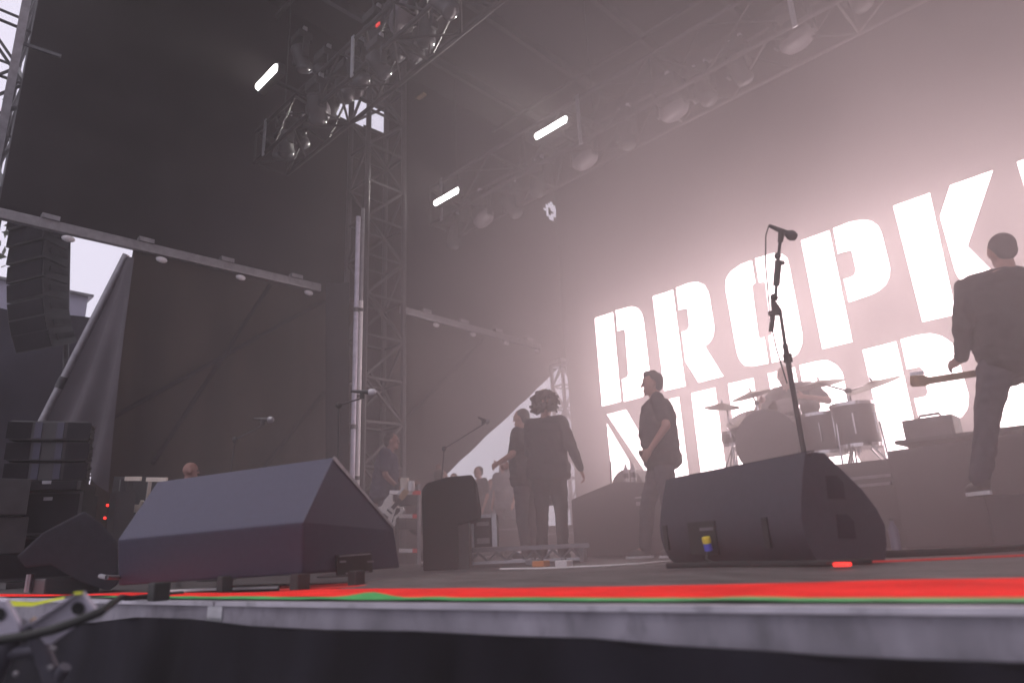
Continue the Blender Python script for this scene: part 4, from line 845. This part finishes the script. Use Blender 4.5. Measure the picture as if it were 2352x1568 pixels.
# ------------------------------------------------------------------ drum kit on its riser
DY = 8.
rl, rr = onY(1560, 1100, DY-.95), onY(2045, 1100, DY-.95)
ZD = onY(1760, 1093, DY-.4).z
ri = thing('drum_riser', 'black riser carrying the drum kit before the lit screen', 'riser', ((rl.x+rr.x)/2, DY+.4, 0))
part('platform', MB().box(((rl.x+rr.x)/2+.15, DY+.35, ZD-.06), (rr.x-rl.x+.5, 2.5, .12)), BLACK, ri, bevel=.01)
part('skirt', MB().sheet(lambda u, v: (rl.x-.02+(rr.x-rl.x+.34)*u, DY-.93+.02*math.sin(u*60), (ZD-.125)*(1-v)), 70, 4), GREYCL, ri, smooth=True)
for s_ in (0, 1): part('leg', MB().box((rl.x+.1+(rr.x-rl.x)*s_, DY+1.4, (ZD-.12)/2), (.1, .1, ZD-.12)), DKSTEEL, ri)
def drum(name, label, c, r, depth, axis, head=DRUMHD, legs=(), lugs=6):
    c = Vector(c); ax = Vector(axis).normalized(); t = thing(name, label, 'drum', c, group=None)
    part('shell', MB().lathe([(r, 0), (r, depth), (r-.012, depth), (r-.012, 0), (r, 0)], c, ax, 28, False), DRUMSH, t, smooth=True)
    for z in (0, depth): part('hoop', MB().lathe([(r*1.0, z-.018), (r*1.05, z-.018), (r*1.05, z+.018), (r*1.0, z+.018)], c, ax, 28), DRUMSH if r > .25 else CHROME, t, smooth=True)
    for z_ in ((-.004,) if r > .3 else (-.004, depth+.003)): part('drumhead', MB().add([c+ax*z_+(ax.orthogonal().normalized()*math.cos(2*PI*k/28)+ax.cross(ax.orthogonal().normalized())*math.sin(2*PI*k/28))*r*.985 for k in range(28)], [tuple(range(28))]), DRUMTR, t)
    a = ax.orthogonal().normalized(); b = ax.cross(a)
    for k in range(lugs):
        d_ = a*math.cos(2*PI*k/lugs)+b*math.sin(2*PI*k/lugs); part('lug', MB().tube([c+ax*depth*.25+d_*(r+.012), c+ax*depth*.75+d_*(r+.012)], .010, 6), CHROME, t)
    for p_, q_ in legs: part('leg', MB().tube([p_, q_], .010, 6), CHROME, t, smooth=True)
    return t
bc = onY(1762, 1016, DY-.45); br = .36
bd_ = drum('bass_drum', 'big bass drum with a pale emblem head at the middle of the kit', bc, br, .45, (0, 1, 0), legs=[(bc+Vector((s_*.3, .1, -.15)), Vector((bc.x+s_*.42, bc.y-.05, ZD))) for s_ in (-1, 1)])
for k, (dx, dz, rx, rz_) in enumerate(((.0, .12, .11, .14), (.06, -.17, .12, .05), (-.03, .25, .05, .05))):
    part('emblem', MB().prism([(bc.x+dx+rx*math.cos(q)*(1+.16*math.sin(5*q+k)), bc.y-.012-.001*k, bc.z+dz+rz_*math.sin(q)*(1+.12*math.cos(4*q+k))) for q in [2*PI*i/24 for i in range(24)]], (0, .003, 0)), EMBLEM, bd_)
tt = onY(1705, 965, DY-.25); drum('rack_tom', 'left rack tom mounted above the bass drum', tt, .19, .22, (.1, .55, -.8), legs=[(tt+Vector((.1, .15, -.1)), bc+Vector((-.06, .25, br)))])
tt = onY(1800, 935, DY-.1); drum('rack_tom', 'right rack tom tilted before the drummer', tt, .17, .2, (-.1, .6, -.75), legs=[(tt+Vector((-.05, .15, -.1)), bc+Vector((.06, .25, br)))])
f1 = onY(1888, 985, DY-.1); f1 = Vector((f1.x, f1.y, ZD+.62)); drum('floor_tom', 'floor tom right of the bass drum', f1, .23, .42, (0, 0, -1), legs=[(f1+Vector((math.cos(q)*.25, math.sin(q)*.25, -.2)), Vector((f1.x+math.cos(q)*.27, f1.y+math.sin(q)*.27, ZD))) for q in (0, 2.1, 4.2)])
f2 = onY(1965, 975, DY-.2); f2 = Vector((f2.x, f2.y, ZD+.66)); drum('floor_tom', 'outer floor tom at the right end of the kit', f2, .22, .44, (0, 0, -1), legs=[(f2+Vector((math.cos(q)*.24, math.sin(q)*.24, -.2)), Vector((f2.x+math.cos(q)*.26, f2.y+math.sin(q)*.26, ZD))) for q in (0, 2.1, 4.2)])
sn = onY(1690, 985, DY+.1); sn = Vector((sn.x, sn.y, ZD+.62)); drum('snare_drum', 'snare drum behind the bass drum at the left', sn, .18, .15, (0, .1, -1), legs=[(sn+Vector((0, 0, -.15)), Vector((sn.x+.2*math.cos(q), sn.y+.2*math.sin(q), ZD))) for q in (.5, 2.6, 4.7)])
def cymbal(label, px, py, Y, r, nrm, foot, boom=None, hats=False):
    c = onY(px, py, Y); n = Vector(nrm).normalized(); ft_ = Vector((onY(foot, py, Y).x, Y+.05, ZD)); top = boom and onY(*boom, Y) or Vector((ft_.x, ft_.y, c.z-.03))
    t = thing('cymbal_stand', label, 'cymbal', ft_, group='cymbals of the drum kit')
    part('cymbal', MB().lathe([(.02, .035), (.05, .03), (.075, .018), (r*.6, .004), (r, -.016), (r, -.020), (r*.6, -.001), (.07, .010), (.02, .02)], c, n, 36), CYMB, t, smooth=True)
    if hats: part('cymbal', MB().lathe([(.02, -.055), (.07, -.05), (r, -.026), (r, -.022), (.02, -.02)], c, n, 36), CYMB, t, smooth=True)
    part('wing_nut', MB().lathe([(.010, .02), (.014, .06), (.006, .085)], c, n, 8), CHROME, t)
    part('pole', MB().tube([Vector((top.x, top.y, ZD+.15)), top], .014, 8), CHROME, t, smooth=True)
    part('boom_arm', MB().tube([top, c], .010, 8), CHROME, t, smooth=True)
    part('joint', MB().ball(top, .032, 8), DKSTEEL, t)
    part('pole_clamp', MB().box(Vector((top.x, top.y, ZD+(top.z-ZD)*.55)), (.05, .05, .06)), DKSTEEL, t)
    for q in (.3, 2.4, 4.5): part('tripod_leg', MB().tube([Vector((top.x, top.y, ZD+.4)), Vector((top.x+.26*math.cos(q), top.y+.26*math.sin(q), ZD+.01))], .010, 6), CHROME, t, smooth=True)
cymbal('tilted hi hat cymbals at the left end of the drum kit', 1658, 932, DY-.3, .21, (.22, -.22, 1), 1665, hats=True)
cymbal('second cymbal from the left of the drum kit', 1726, 905, DY-.1, .24, (-.14, -.14, 1), 1700, (1738, 925))
cymbal('ride cymbal high up beside the drummer', 1882, 880, DY, .27, (-.06, -.10, 1), 1935, (1945, 897))
cymbal('large right hand cymbal of the drum kit', 2005, 882, DY-.3, .28, (-.16, -.32, 1), 1950, (1950, 897))
dm = onY(1815, 1000, DY+.75)
person('drummer bent over the kit behind the cymbals', Vector((dm.x+.16, DY+.8, ZD)), math.radians(180), dict(pel=(0, -.05, .52), chest=(0, .12, .86), neck=(0, .17, 1.03), head=(.02, .24, 1.15), shL=(-.21, .14, .99), shR=(.21, .14, .99), elL=(-.40, .22, .80), wrL=(-.25, .46, .84), elR=(.42, .20, .82), wrR=(.26, .46, .86),
    hpL=(-.1, 0, .48), hpR=(.1, 0, .48), knL=(-.2, .40, .48), knR=(.2, .40, .48), anL=(-.2, .38, .09), anR=(.2, .38, .09)), 1.12, girth=1.5, hairstyle='short')
dt_ = thing('drum_throne', 'black round drum stool under the drummer', 'stool', (dm.x+.16, DY+.86, ZD))
put('seat', MB().lathe([(.17, .36), (.17, .44)], (0, 0, 0), (0, 0, 1), 18).mesh('seat', BLACK), dt_); put('post', MB().tube([(0, 0, 0), (0, 0, .36)], .03, 8).mesh('post', CHROME), dt_)

# backline block at right, table block at left with bottles
a, b = onY(2040, 1034, 6.6), onY(2352, 978, 6.6)
bk_ = thing('covered_backline', 'large black covered block behind the guitarist at the right', 'equipment', (a.x+1.2, 6.9, 0))
part('cloth_cover', MB().prism([(a.x, 6.55, .0), (a.x, 6.55, a.z-.01), (a.x+2.6, 6.55, a.z+.05), (a.x+2.6, 6.55, 0)], (0, .9, 0)), GREYCL, bk_, bevel=.02)
part('top_board', MB().box((a.x+1.3, 7., a.z+.065), (2.5, .7, .03)), BLACK, bk_)
c = onY(2108, 1000, 6.8)
am = thing('amp_head', 'dark amplifier head beside the drums on the covered block', 'amplifier', (c.x, 7.35, a.z)); 
part('box', MB().box((c.x, 7.35, a.z+.19), (.42, .3, .26)), BLACK, am, bevel=.012); part('front_panel', MB().box((c.x, 7.195, a.z+.15), (.36, .012, .1)), DKSTEEL, am); part('handle', MB().tube([(c.x-.1, 7.35, a.z+.32), (c.x-.08, 7.35, a.z+.36), (c.x+.08, 7.35, a.z+.36), (c.x+.1, 7.35, a.z+.32)], .012, 6), RUBBER, am)
for (x, y) in ((1965, 1098), (1965, 1116)):
    q = onY(x, y, 6.9); solo('step_rail', MB().box((q.x, 6.9, q.z), (.62, .04, .025)), DULLALU, 'pale rail on the side steps right of the drums, %s one' % ('upper' if y < 1100 else 'lower'), 'rail')
q = onY(1965, 1160, 7.); solo('side_steps', MB().box((q.x, 7.25, .35), (.8, .5, .70)).box((q.x, 6.97, .18), (.8, .1, .36)), BLACK, 'dark steps at the right side of the drum riser', 'steps')
e0, e1 = onY(1345, 1132, 7.), onY(1510, 1118, 7.)
eq = thing('covered_case', 'wide black covered case behind the polo shirt man', 'case', ((e0.x+e1.x)/2, 7.3, 0))
part('cover', MB().prism([(e0.x-.25, 7., 0), (e0.x-.25, 7., e0.z-.06), (e0.x, 7., e0.z), (e0.x+.45, 7., e0.z+.1), (e1.x+.5, 7., e1.z+.01), (e1.x+.5, 7., 0)], (0, .7, 0)), GREYCL, eq, bevel=.02)
q = onY(1480, 1155, 6.99); part('name_plate', MB().box((q.x, 6.985, q.z), (.22, .012, .045)), PALEPL, eq); part('name_plate', MB().box((q.x-.02, 6.985, q.z+.07), (.2, .012, .02)), PALEPL, eq)
for x, l in ((1440, 'left of two water bottles on the wide covered case'), (1456, 'right of two water bottles on the wide covered case')):
    q = onY(x, 1110, 7.2); zt_ = onY(1448, 1112, 7.2).z; b_ = thing('water_bottle', l, 'bottle', (q.x, 7.2, e0.z+.085), group='water bottles on the covered case')
    put('bottle_body', MB().lathe([(.033, 0), (.035, .02), (.035, .15), (.028, .175), (.014, .20), (.013, .21)], (0, 0, 0), (0, 0, 1), 14).mesh('bottle_body', BOTTLE, None, True), b_)
    put('bottle_label', MB().lathe([(.0358, .06), (.0358, .12)], (0, 0, 0), (0, 0, 1), 14).mesh('bottle_label', DKSTEEL, None, True), b_); put('lid', MB().lathe([(.015, .21), (.015, .23)], (0, 0, 0), (0, 0, 1), 12).mesh('lid', WHITEP), b_)
q0 = onY(1455, 1120, 7.9); r_ = .26
solo('round_top_case', MB().prism([(q0.x-r_, 7.75, 0), (q0.x-r_, 7.75, q0.z-.02)] + [(q0.x-r_*math.cos(PI*i/12), 7.75, q0.z+r_*.95*math.sin(PI*i/12)) for i in range(1, 12)] + [(q0.x+r_, 7.75, q0.z-.02), (q0.x+r_, 7.75, 0)], (0, .4, 0)), BLACK, 'round topped dark case behind the water bottles', 'case', bevel=.01)
solo('cable_reel', MB().tube([onY(1405, 1130, 7.3), onY(1402, 1060, 7.3)], .012, 6), DKSTEEL, 'thin upright rod on the covered case left of the bottles', 'rod')

# covered case, rack and rolling platform near centre left
d5 = 5.6; b0 = floor_under(972, 1300, d5); b1 = floor_under(1104, 1300, d5); zt = dep(1040, 1088, d5).z
dirx = (b1-b0).normalized(); diry = Vector((-dirx.y, dirx.x, 0))
def fp(x, y, z): return b0 + dirx*x + diry*y + Vector((0, 0, z))
W5 = (b1-b0).length
cc = thing('covered_case', 'tall case under a black cloth at the centre left', 'case', fp(W5/2, .2, 0))
part('cloth_cover', MB().prism([fp(.0, 0, 0), fp(-.01, 0, zt-.10), fp(.03, 0, zt-.045), fp(.2, 0, zt), fp(W5*.88, 0, zt+.01), fp(W5*.93, 0, zt-.02), fp(W5, 0, zt-.28), fp(W5*.98, 0, zt-.36), fp(W5*.62, 0, zt-.40), fp(W5*.62, 0, 0)], diry*.5), CLOTH, cc, bevel=.015)
part('case_body', MB().prism([fp(.05, .03, 0), fp(W5*.80, .03, 0), fp(W5*.80, .03, zt-.2), fp(.05, .03, zt-.2)], diry*.42), BLACK, cc)
dr = 6.3; a0 = dep(1078, 1257, dr); a1 = dep(1142, 1250, dr); hgt = dep(1110, 1180, dr).z - a0.z; ux = (a1-a0); ux.z = 0; wR = ux.length; ux.normalize(); uy = Vector((-ux.y, ux.x, 0))
def rp(x, y, z): return a0 + ux*x + uy*y + Vector((0, 0, z))
rk = thing('rack_case', 'small equipment rack with pale edges on the rolling platform', 'rack', a0)
part('shell', MB().prism([rp(0, .02, 0), rp(wR, .02, 0), rp(wR, .02, hgt), rp(0, .02, hgt)], uy*.4), BLACK, rk)
for x in (0, wR-.045): part('edge_rail', MB().prism([rp(x, -.005, 0), rp(x+.045, -.005, 0), rp(x+.045, -.005, hgt), rp(x, -.005, hgt)], uy*.03), ALU, rk)
part('edge_rail', MB().prism([rp(.05, -.005, hgt-.03), rp(wR-.05, -.005, hgt-.03), rp(wR-.05, -.005, hgt), rp(.05, -.005, hgt)], uy*.03), ALU, rk)
for k, z in enumerate((.03, .13, .19)): part('rack_unit', MB().prism([rp(.07, .008, z), rp(wR-.07, .008, z), rp(wR-.07, .008, z+.05-(k > 0)*.015), rp(.07, .008, z+.05-(k > 0)*.015)], uy*.012), DULLALU if k != 1 else DKSTEEL, rk)
pt = thing('rolling_platform', 'silver braced rolling platform under the small rack', 'platform', Vector((a0.x, a0.y, 0)))
L6 = 1.1; zt6 = a0.z-.006
part('deck', MB().prism([rp(-.06, -.06, -.045), rp(L6, -.06, -.045), rp(L6, -.06, -.006), rp(-.06, -.06, -.006)], uy*.7), DULLALU, pt)
for x in (-.045, L6-.06):
    for y in (-.05, .58): q = rp(x, y, 0); part('leg', MB().box((q.x, q.y, zt6/2-.02), (.05, .05, zt6-.04)), ALU, pt)
part('lower_rail', MB().prism([rp(-.03, -.045, -.15), rp(L6-.04, -.045, -.15), rp(L6-.04, -.045, -.125), rp(-.03, -.045, -.125)], uy*.03), ALU, pt)
for k in range(6): x = .0+k*.17; part('brace', MB().tube([rp(x, -.03, -.13), rp(x+.085, -.03, -.05)], .010, 6), DULLALU, pt); part('brace', MB().tube([rp(x+.085, -.03, -.05), rp(x+.17, -.03, -.13)], .010, 6), DULLALU, pt)

# shelf rack with white and red bars behind the big wedge
dsr = 8.75
sr = thing('shelf_rack', 'rack with white shelf bars ending in red, behind the big wedge', 'rack', floor_under(935, 1300, dsr))
for y, xl in ((1131, 895), (1185, 905), (1264, 910)):
    A_, B_, C_ = dep(xl, y-1, dsr), dep(948, y, dsr), dep(966, y, dsr)
    part('shelf_bar', MB().beam(A_, B_, .04, .048), WHITEP, sr); part('bar_end', MB().beam(B_, C_, .043, .051), REDP, sr)
for x in (912, 962):
    q = dep(x, 1120, dsr+.07); part('upright', MB().beam(Vector((q.x, q.y, 0)), Vector((q.x, q.y, dep(x, 1110, dsr).z)), .035, .035), DULLALU if x > 950 else DKSTEEL, sr)
for y in (1142, 1197, 1276): q = dep(936, y+6, dsr+.12); part('shelf_box', MB().box(q, (.2, .2, .13)), DKSTEEL, sr)
q = dep(929, 1112, dsr+.02); solo('paper_cup', MB().lathe([(.045, 0), (.058, .17)], q-Vector((0, 0, .09)), (0, 0, 1), 14), CREAM, 'cream cup on the top of the shelf rack', 'cup', smooth=True)
q = dep(945, 1128, dsr-.03); solo('drinking_glass', MB().lathe([(.038, .0), (.045, .04), (.038, .13)], q-Vector((0, 0, .0)), (0, 0, 1), 12), BOTTLE, 'clear glass on the upper white shelf bar', 'glass', smooth=True)
# guitar rack frames at the left behind the big wedge
dg = 6.6; gk = thing('guitar_rack', 'cream framed rack standing behind the left end of the big wedge', 'rack', floor_under(330, 1300, dg))
for a, b in (((288, 1099), (324, 1099)), ((337, 1101), (384, 1101)), ((345, 1105), (336, 1170)), ((284, 1163), (325, 1163)), ((270, 1171), (322, 1171)), ((328, 1150), (316, 1185)), ((300, 1215), (322, 1180))):
    part('frame_bar', MB().beam(dep(*a, dg), dep(*b, dg), .03, .04), CREAM, gk)
for x in (282, 345, 300): q = dep(x, 1100, dg+.1); part('post', MB().beam(Vector((q.x, q.y, 0)), Vector((q.x, q.y, dep(x, 1098, dg).z)), .04, .04), DKSTEEL, gk)
part('back_board', MB().beam(dep(255, 1150, dg+.5), dep(360, 1150, dg+.5), .03, .5), BLACK, gk)
q = dep(284, 1160, dg-.05); solo('small_bottle', MB().lathe([(.026, 0), (.026, .06), (.012, .085), (.012, .1)], q-Vector((0, 0, .03)), (0, 0, 1), 10), BOTTLE, 'small clear bottle on the cream framed rack', 'bottle', smooth=True)
pd = thing('power_box', 'black power box with two red indicators left of the cream rack', 'power box', floor_under(248, 1300, dg-.3))
q = dep(250, 1180, dg-.3); part('box', MB().box(q+Vector((0, .1, -.05)), (.2, .16, .5)), BLACK, pd)
for x, y in ((247, 1160), (241, 1189)): part('indicator', MB().lathe([(.014, 0), (.010, .008)], dep(x, y, dg-.43), -FWD, 10), REDLED, pd)

for x, y, mt_, l in ((1296, 1294, WHITEP, 'white effect pedal on the floor right of the curly haired musician'), (1243, 1295, mat('orange_pedal_paint', (.6, .2, .04), .5), 'orange effect pedal at the feet of the curly haired musician'), (1226, 1291, DULLALU, 'small grey effect pedal left of the orange one')):
    q = onz(x, y+6, .0); pe = thing('effect_pedal', l, 'pedal', (q.x, q.y, 0), .3, 'effect pedals on the stage floor')
    put('box', MB().prism([(-.05, -.06, 0), (.05, -.06, 0), (.05, -.06, .045), (-.05, -.06, .045)], (0, .12, 0)).mesh('box', mt_, None, False, .006), pe); put('footswitch', MB().lathe([(.012, .045), (.012, .058)], (0, -.03, 0), (0, 0, 1), 10).mesh('footswitch', CHROME), pe)
    put('knob', MB().lathe([(.009, .045), (.008, .06)], (0, .03, 0), (0, 0, 1), 8).mesh('knob', RUBBER), pe)
# ------------------------------------------------------------------ microphones
def mic_stand(label, mic_tail, mic_tip, d, base, joint, tip_col=DULLALU, scale=1.):
    a, b = dep(*mic_tail, d), dep(*mic_tip, d); j = dep(*joint, d); ft_ = Vector((dep(*base, d).x, dep(*base, d).y, 0))
    t = thing('microphone_stand', label, 'microphone', ft_); n = (b-a).normalized(); L = (b-a).length
    part('microphone', MB().lathe([(.009, 0), (.012, L*.2), (.017, L*.66), (.019, L*.7)], a, n, 12), BLACK, t, smooth=True)
    part('mic_grille', MB().lathe([(.019, L*.7), (.027, L*.76), (.026, L*.92), (.012, L)], a, n, 14), tip_col, t, smooth=True)
    c_ = a.lerp(b, .45); part('mic_clip', MB().tube([c_, c_-Vector((0, 0, .05))], .018, 8), RUBBER, t)
    part('boom', MB().tube([c_-Vector((0, 0, .05)), j], .006, 8), DKSTEEL, t, smooth=True); part('joint', MB().ball(j, .026, 10), RUBBER, t, smooth=True)
    part('pole', MB().tube([j, ft_+Vector((0, 0, .03))], .006, 8), DKSTEEL, t, smooth=True)
    part('foot', MB().lathe([(.15, 0), (.15, .012), (.03, .03)], ft_, (0, 0, 1), 20), BLACK, t, smooth=True)
    return t, j
dmic = 4.35
A0, A1 = dep(1766, 518, dmic), dep(1830, 546, dmic); J1 = dep(1781, 690, dmic); J0 = dep(1788, 590, dmic); ft_ = dep(1868, 1250, dmic); 
ms = thing('microphone_stand', 'tall vocal microphone stand in the middle before the lettering', 'microphone', Vector((ft_.x, ft_.y, 0)))
n = (A1-A0).normalized(); L = (A1-A0).length
part('microphone', MB().lathe([(.010, 0), (.013, L*.15), (.019, L*.62), (.024, L*.68)], A0, n, 14), BLACK, ms, smooth=True)
part('mic_grille', MB().lathe([(.024, L*.68), (.032, L*.75), (.033, L*.85), (.022, L*.97), (.005, L)], A0, n, 16), DKSTEEL, ms, smooth=True)
CL = dep(1795, 540, dmic); part('mic_clip', MB().tube([dep(1796, 530, dmic), dep(1792, 556, dmic)], [.022, .016], 10), RUBBER, ms, smooth=True)
part('boom', MB().tube([dep(1793, 545, dmic), dep(1787, 600, dmic), J1], .010, 8), DKSTEEL, ms, smooth=True)
part('grip', MB().tube([dep(1788, 598, dmic), dep(1783, 656, dmic)], .021, 10), RUBBER, ms, smooth=True)
part('thumb_screw', MB().beam(dep(1786, 606, dmic), dep(1801, 603, dmic), .02, .024).ball(dep(1786, 588, dmic), .022, 10), RUBBER, ms)
part('boom_joint', MB().ball(dep(1778, 683, dmic), .026, 10).prism([dep(1774, 690, dmic), dep(1783, 692, dmic), dep(1796, 712, dmic), dep(1797, 720, dmic), dep(1776, 722, dmic)], FWD*.03).beam(dep(1766, 719, dmic), dep(1794, 719, dmic), .03, .024), RUBBER, ms)
part('boom_tail', MB().tube([dep(1776, 720, dmic), dep(1771, 762, dmic)], .016, 8), RUBBER, ms, smooth=True)
part('pole', MB().tube([dep(1792, 715, dmic), dep(1812, 850, dmic)], .011, 10), DKSTEEL, ms, smooth=True)
part('lower_pole', MB().tube([dep(1803, 790, dmic), dep(1852, 1070, dmic), Vector((ft_.x, ft_.y, .04))], .017, 10), DKSTEEL, ms, smooth=True)
part('height_clutch', MB().tube([dep(1808, 812, dmic), dep(1811, 832, dmic)], .028, 10), RUBBER, ms, smooth=True)
part('foot', MB().lathe([(.16, 0), (.16, .015), (.04, .04)], Vector((ft_.x, ft_.y, 0)), (0, 0, 1), 24), BLACK, ms, smooth=True)
Q = [(1766, 518), (1759, 540), (1758, 600), (1763, 660), (1770, 740), (1783, 800), (1808, 880)]
part('cable', MB().tube([dep(x, y, dmic+.03) for x, y in Q], .0045, 6), RUBBER, ms, smooth=True)
mic_stand('microphone on a boom left of the tower, over the big wedge', (583, 961), (629, 964), 5.6, (500, 1290), (540, 1010))
mic_stand('microphone with red ring in front of the white pole', (806, 898), (864, 901), 5.2, (775, 1290), (778, 930), PALEPL)
mic_stand('faint microphone on a boom right of the tower', (1098, 958), (1124, 970), 7.2, (1000, 1290), (1020, 1030))
q = dep(1938, 1215, 5.2)
for x, y, d, l in ((2055, 1235, 5.2, 'dim blue grey bottle standing by the covered block at the right'),):
    q = floor_under(x, y, d); b_ = thing('water_bottle', l, 'bottle', Vector((q.x, q.y, .004))); put('bottle_body', MB().lathe([(.036, 0), (.036, .16), (.014, .2), (.014, .22)], (0, 0, 0), (0, 0, 1), 14).mesh('bottle_body', HAZYB, None, True), b_); put('lid', MB().lathe([(.016, .22), (.016, .24)], (0, 0, 0), (0, 0, 1), 12).mesh('lid', DKSTEEL), b_)

# ------------------------------------------------------------------ stage haze
HZ = bpy.data.materials.new('stage_haze'); HZ.use_nodes = True; n = HZ.node_tree; n.nodes.clear()
pv = n.nodes.new('ShaderNodeVolumePrincipled'); ov = n.nodes.new('ShaderNodeOutputMaterial')
pv.inputs['Color'].default_value = (.98, .89, .90, 1); pv.inputs['Density'].default_value = HAZE_DENSITY; pv.inputs['Anisotropy'].default_value = .74
n.links.new(pv.outputs[0], ov.inputs['Volume'])
hz = put('haze', MB().box((-4, 3, 5.6), (41, 35, 16.6)).mesh('haze', HZ)); hz['kind'] = 'stuff'

# thicker smoke drifting over the back half of the stage, in front of the screen
SM = bpy.data.materials.new('stage_smoke'); SM.use_nodes = True; n = SM.node_tree; n.nodes.clear()
pv = n.nodes.new('ShaderNodeVolumePrincipled'); ov = n.nodes.new('ShaderNodeOutputMaterial')
pv.inputs['Color'].default_value = (.985, .89, .893, 1); pv.inputs['Density'].default_value = SMOKE_DENSITY; pv.inputs['Anisotropy'].default_value = SMOKE_G
n.links.new(pv.outputs[0], ov.inputs['Volume'])
# soft edge: the density falls away from the middle of the cloud, so no outline shows
tc = n.nodes.new('ShaderNodeTexCoord'); mp = n.nodes.new('ShaderNodeVectorMath'); mp.operation = 'DIVIDE'; mp.inputs[1].default_value = SMOKE_R
ln = n.nodes.new('ShaderNodeVectorMath'); ln.operation = 'LENGTH'; mr = n.nodes.new('ShaderNodeMapRange'); mr.interpolation_type = 'SMOOTHSTEP'
mr.inputs['From Min'].default_value = 1.; mr.inputs['From Max'].default_value = .45; mr.inputs['To Min'].default_value = 0; mr.inputs['To Max'].default_value = SMOKE_DENSITY
n.links.new(tc.outputs['Object'], mp.inputs[0]); n.links.new(mp.outputs[0], ln.inputs[0]); n.links.new(ln.outputs['Value'], mr.inputs['Value']); nz = n.nodes.new('ShaderNodeTexNoise'); nz.inputs['Scale'].default_value = .42; nz.inputs['Detail'].default_value = 2; nr = n.nodes.new('ShaderNodeMapRange')
nr.inputs['From Min'].default_value = .3; nr.inputs['From Max'].default_value = .7; nr.inputs['To Min'].default_value = .5; nr.inputs['To Max'].default_value = 1.5
mu = n.nodes.new('ShaderNodeMath'); mu.operation = 'MULTIPLY'; n.links.new(tc.outputs['Object'], nz.inputs['Vector']); n.links.new(nz.outputs[0], nr.inputs['Value'])
n.links.new(mr.outputs[0], mu.inputs[0]); n.links.new(nr.outputs[0], mu.inputs[1]); n.links.new(mu.outputs[0], pv.inputs['Density'])
smk = put('stage_smoke', MB().ball((0, 0, 0), SMOKE_R, 32).mesh('stage_smoke', SM, None, True)); smk['kind'] = 'stuff'; smk.location = (.4, 8.1, .6)
cy.volume_step_rate = 4; cy.volume_max_steps = 64
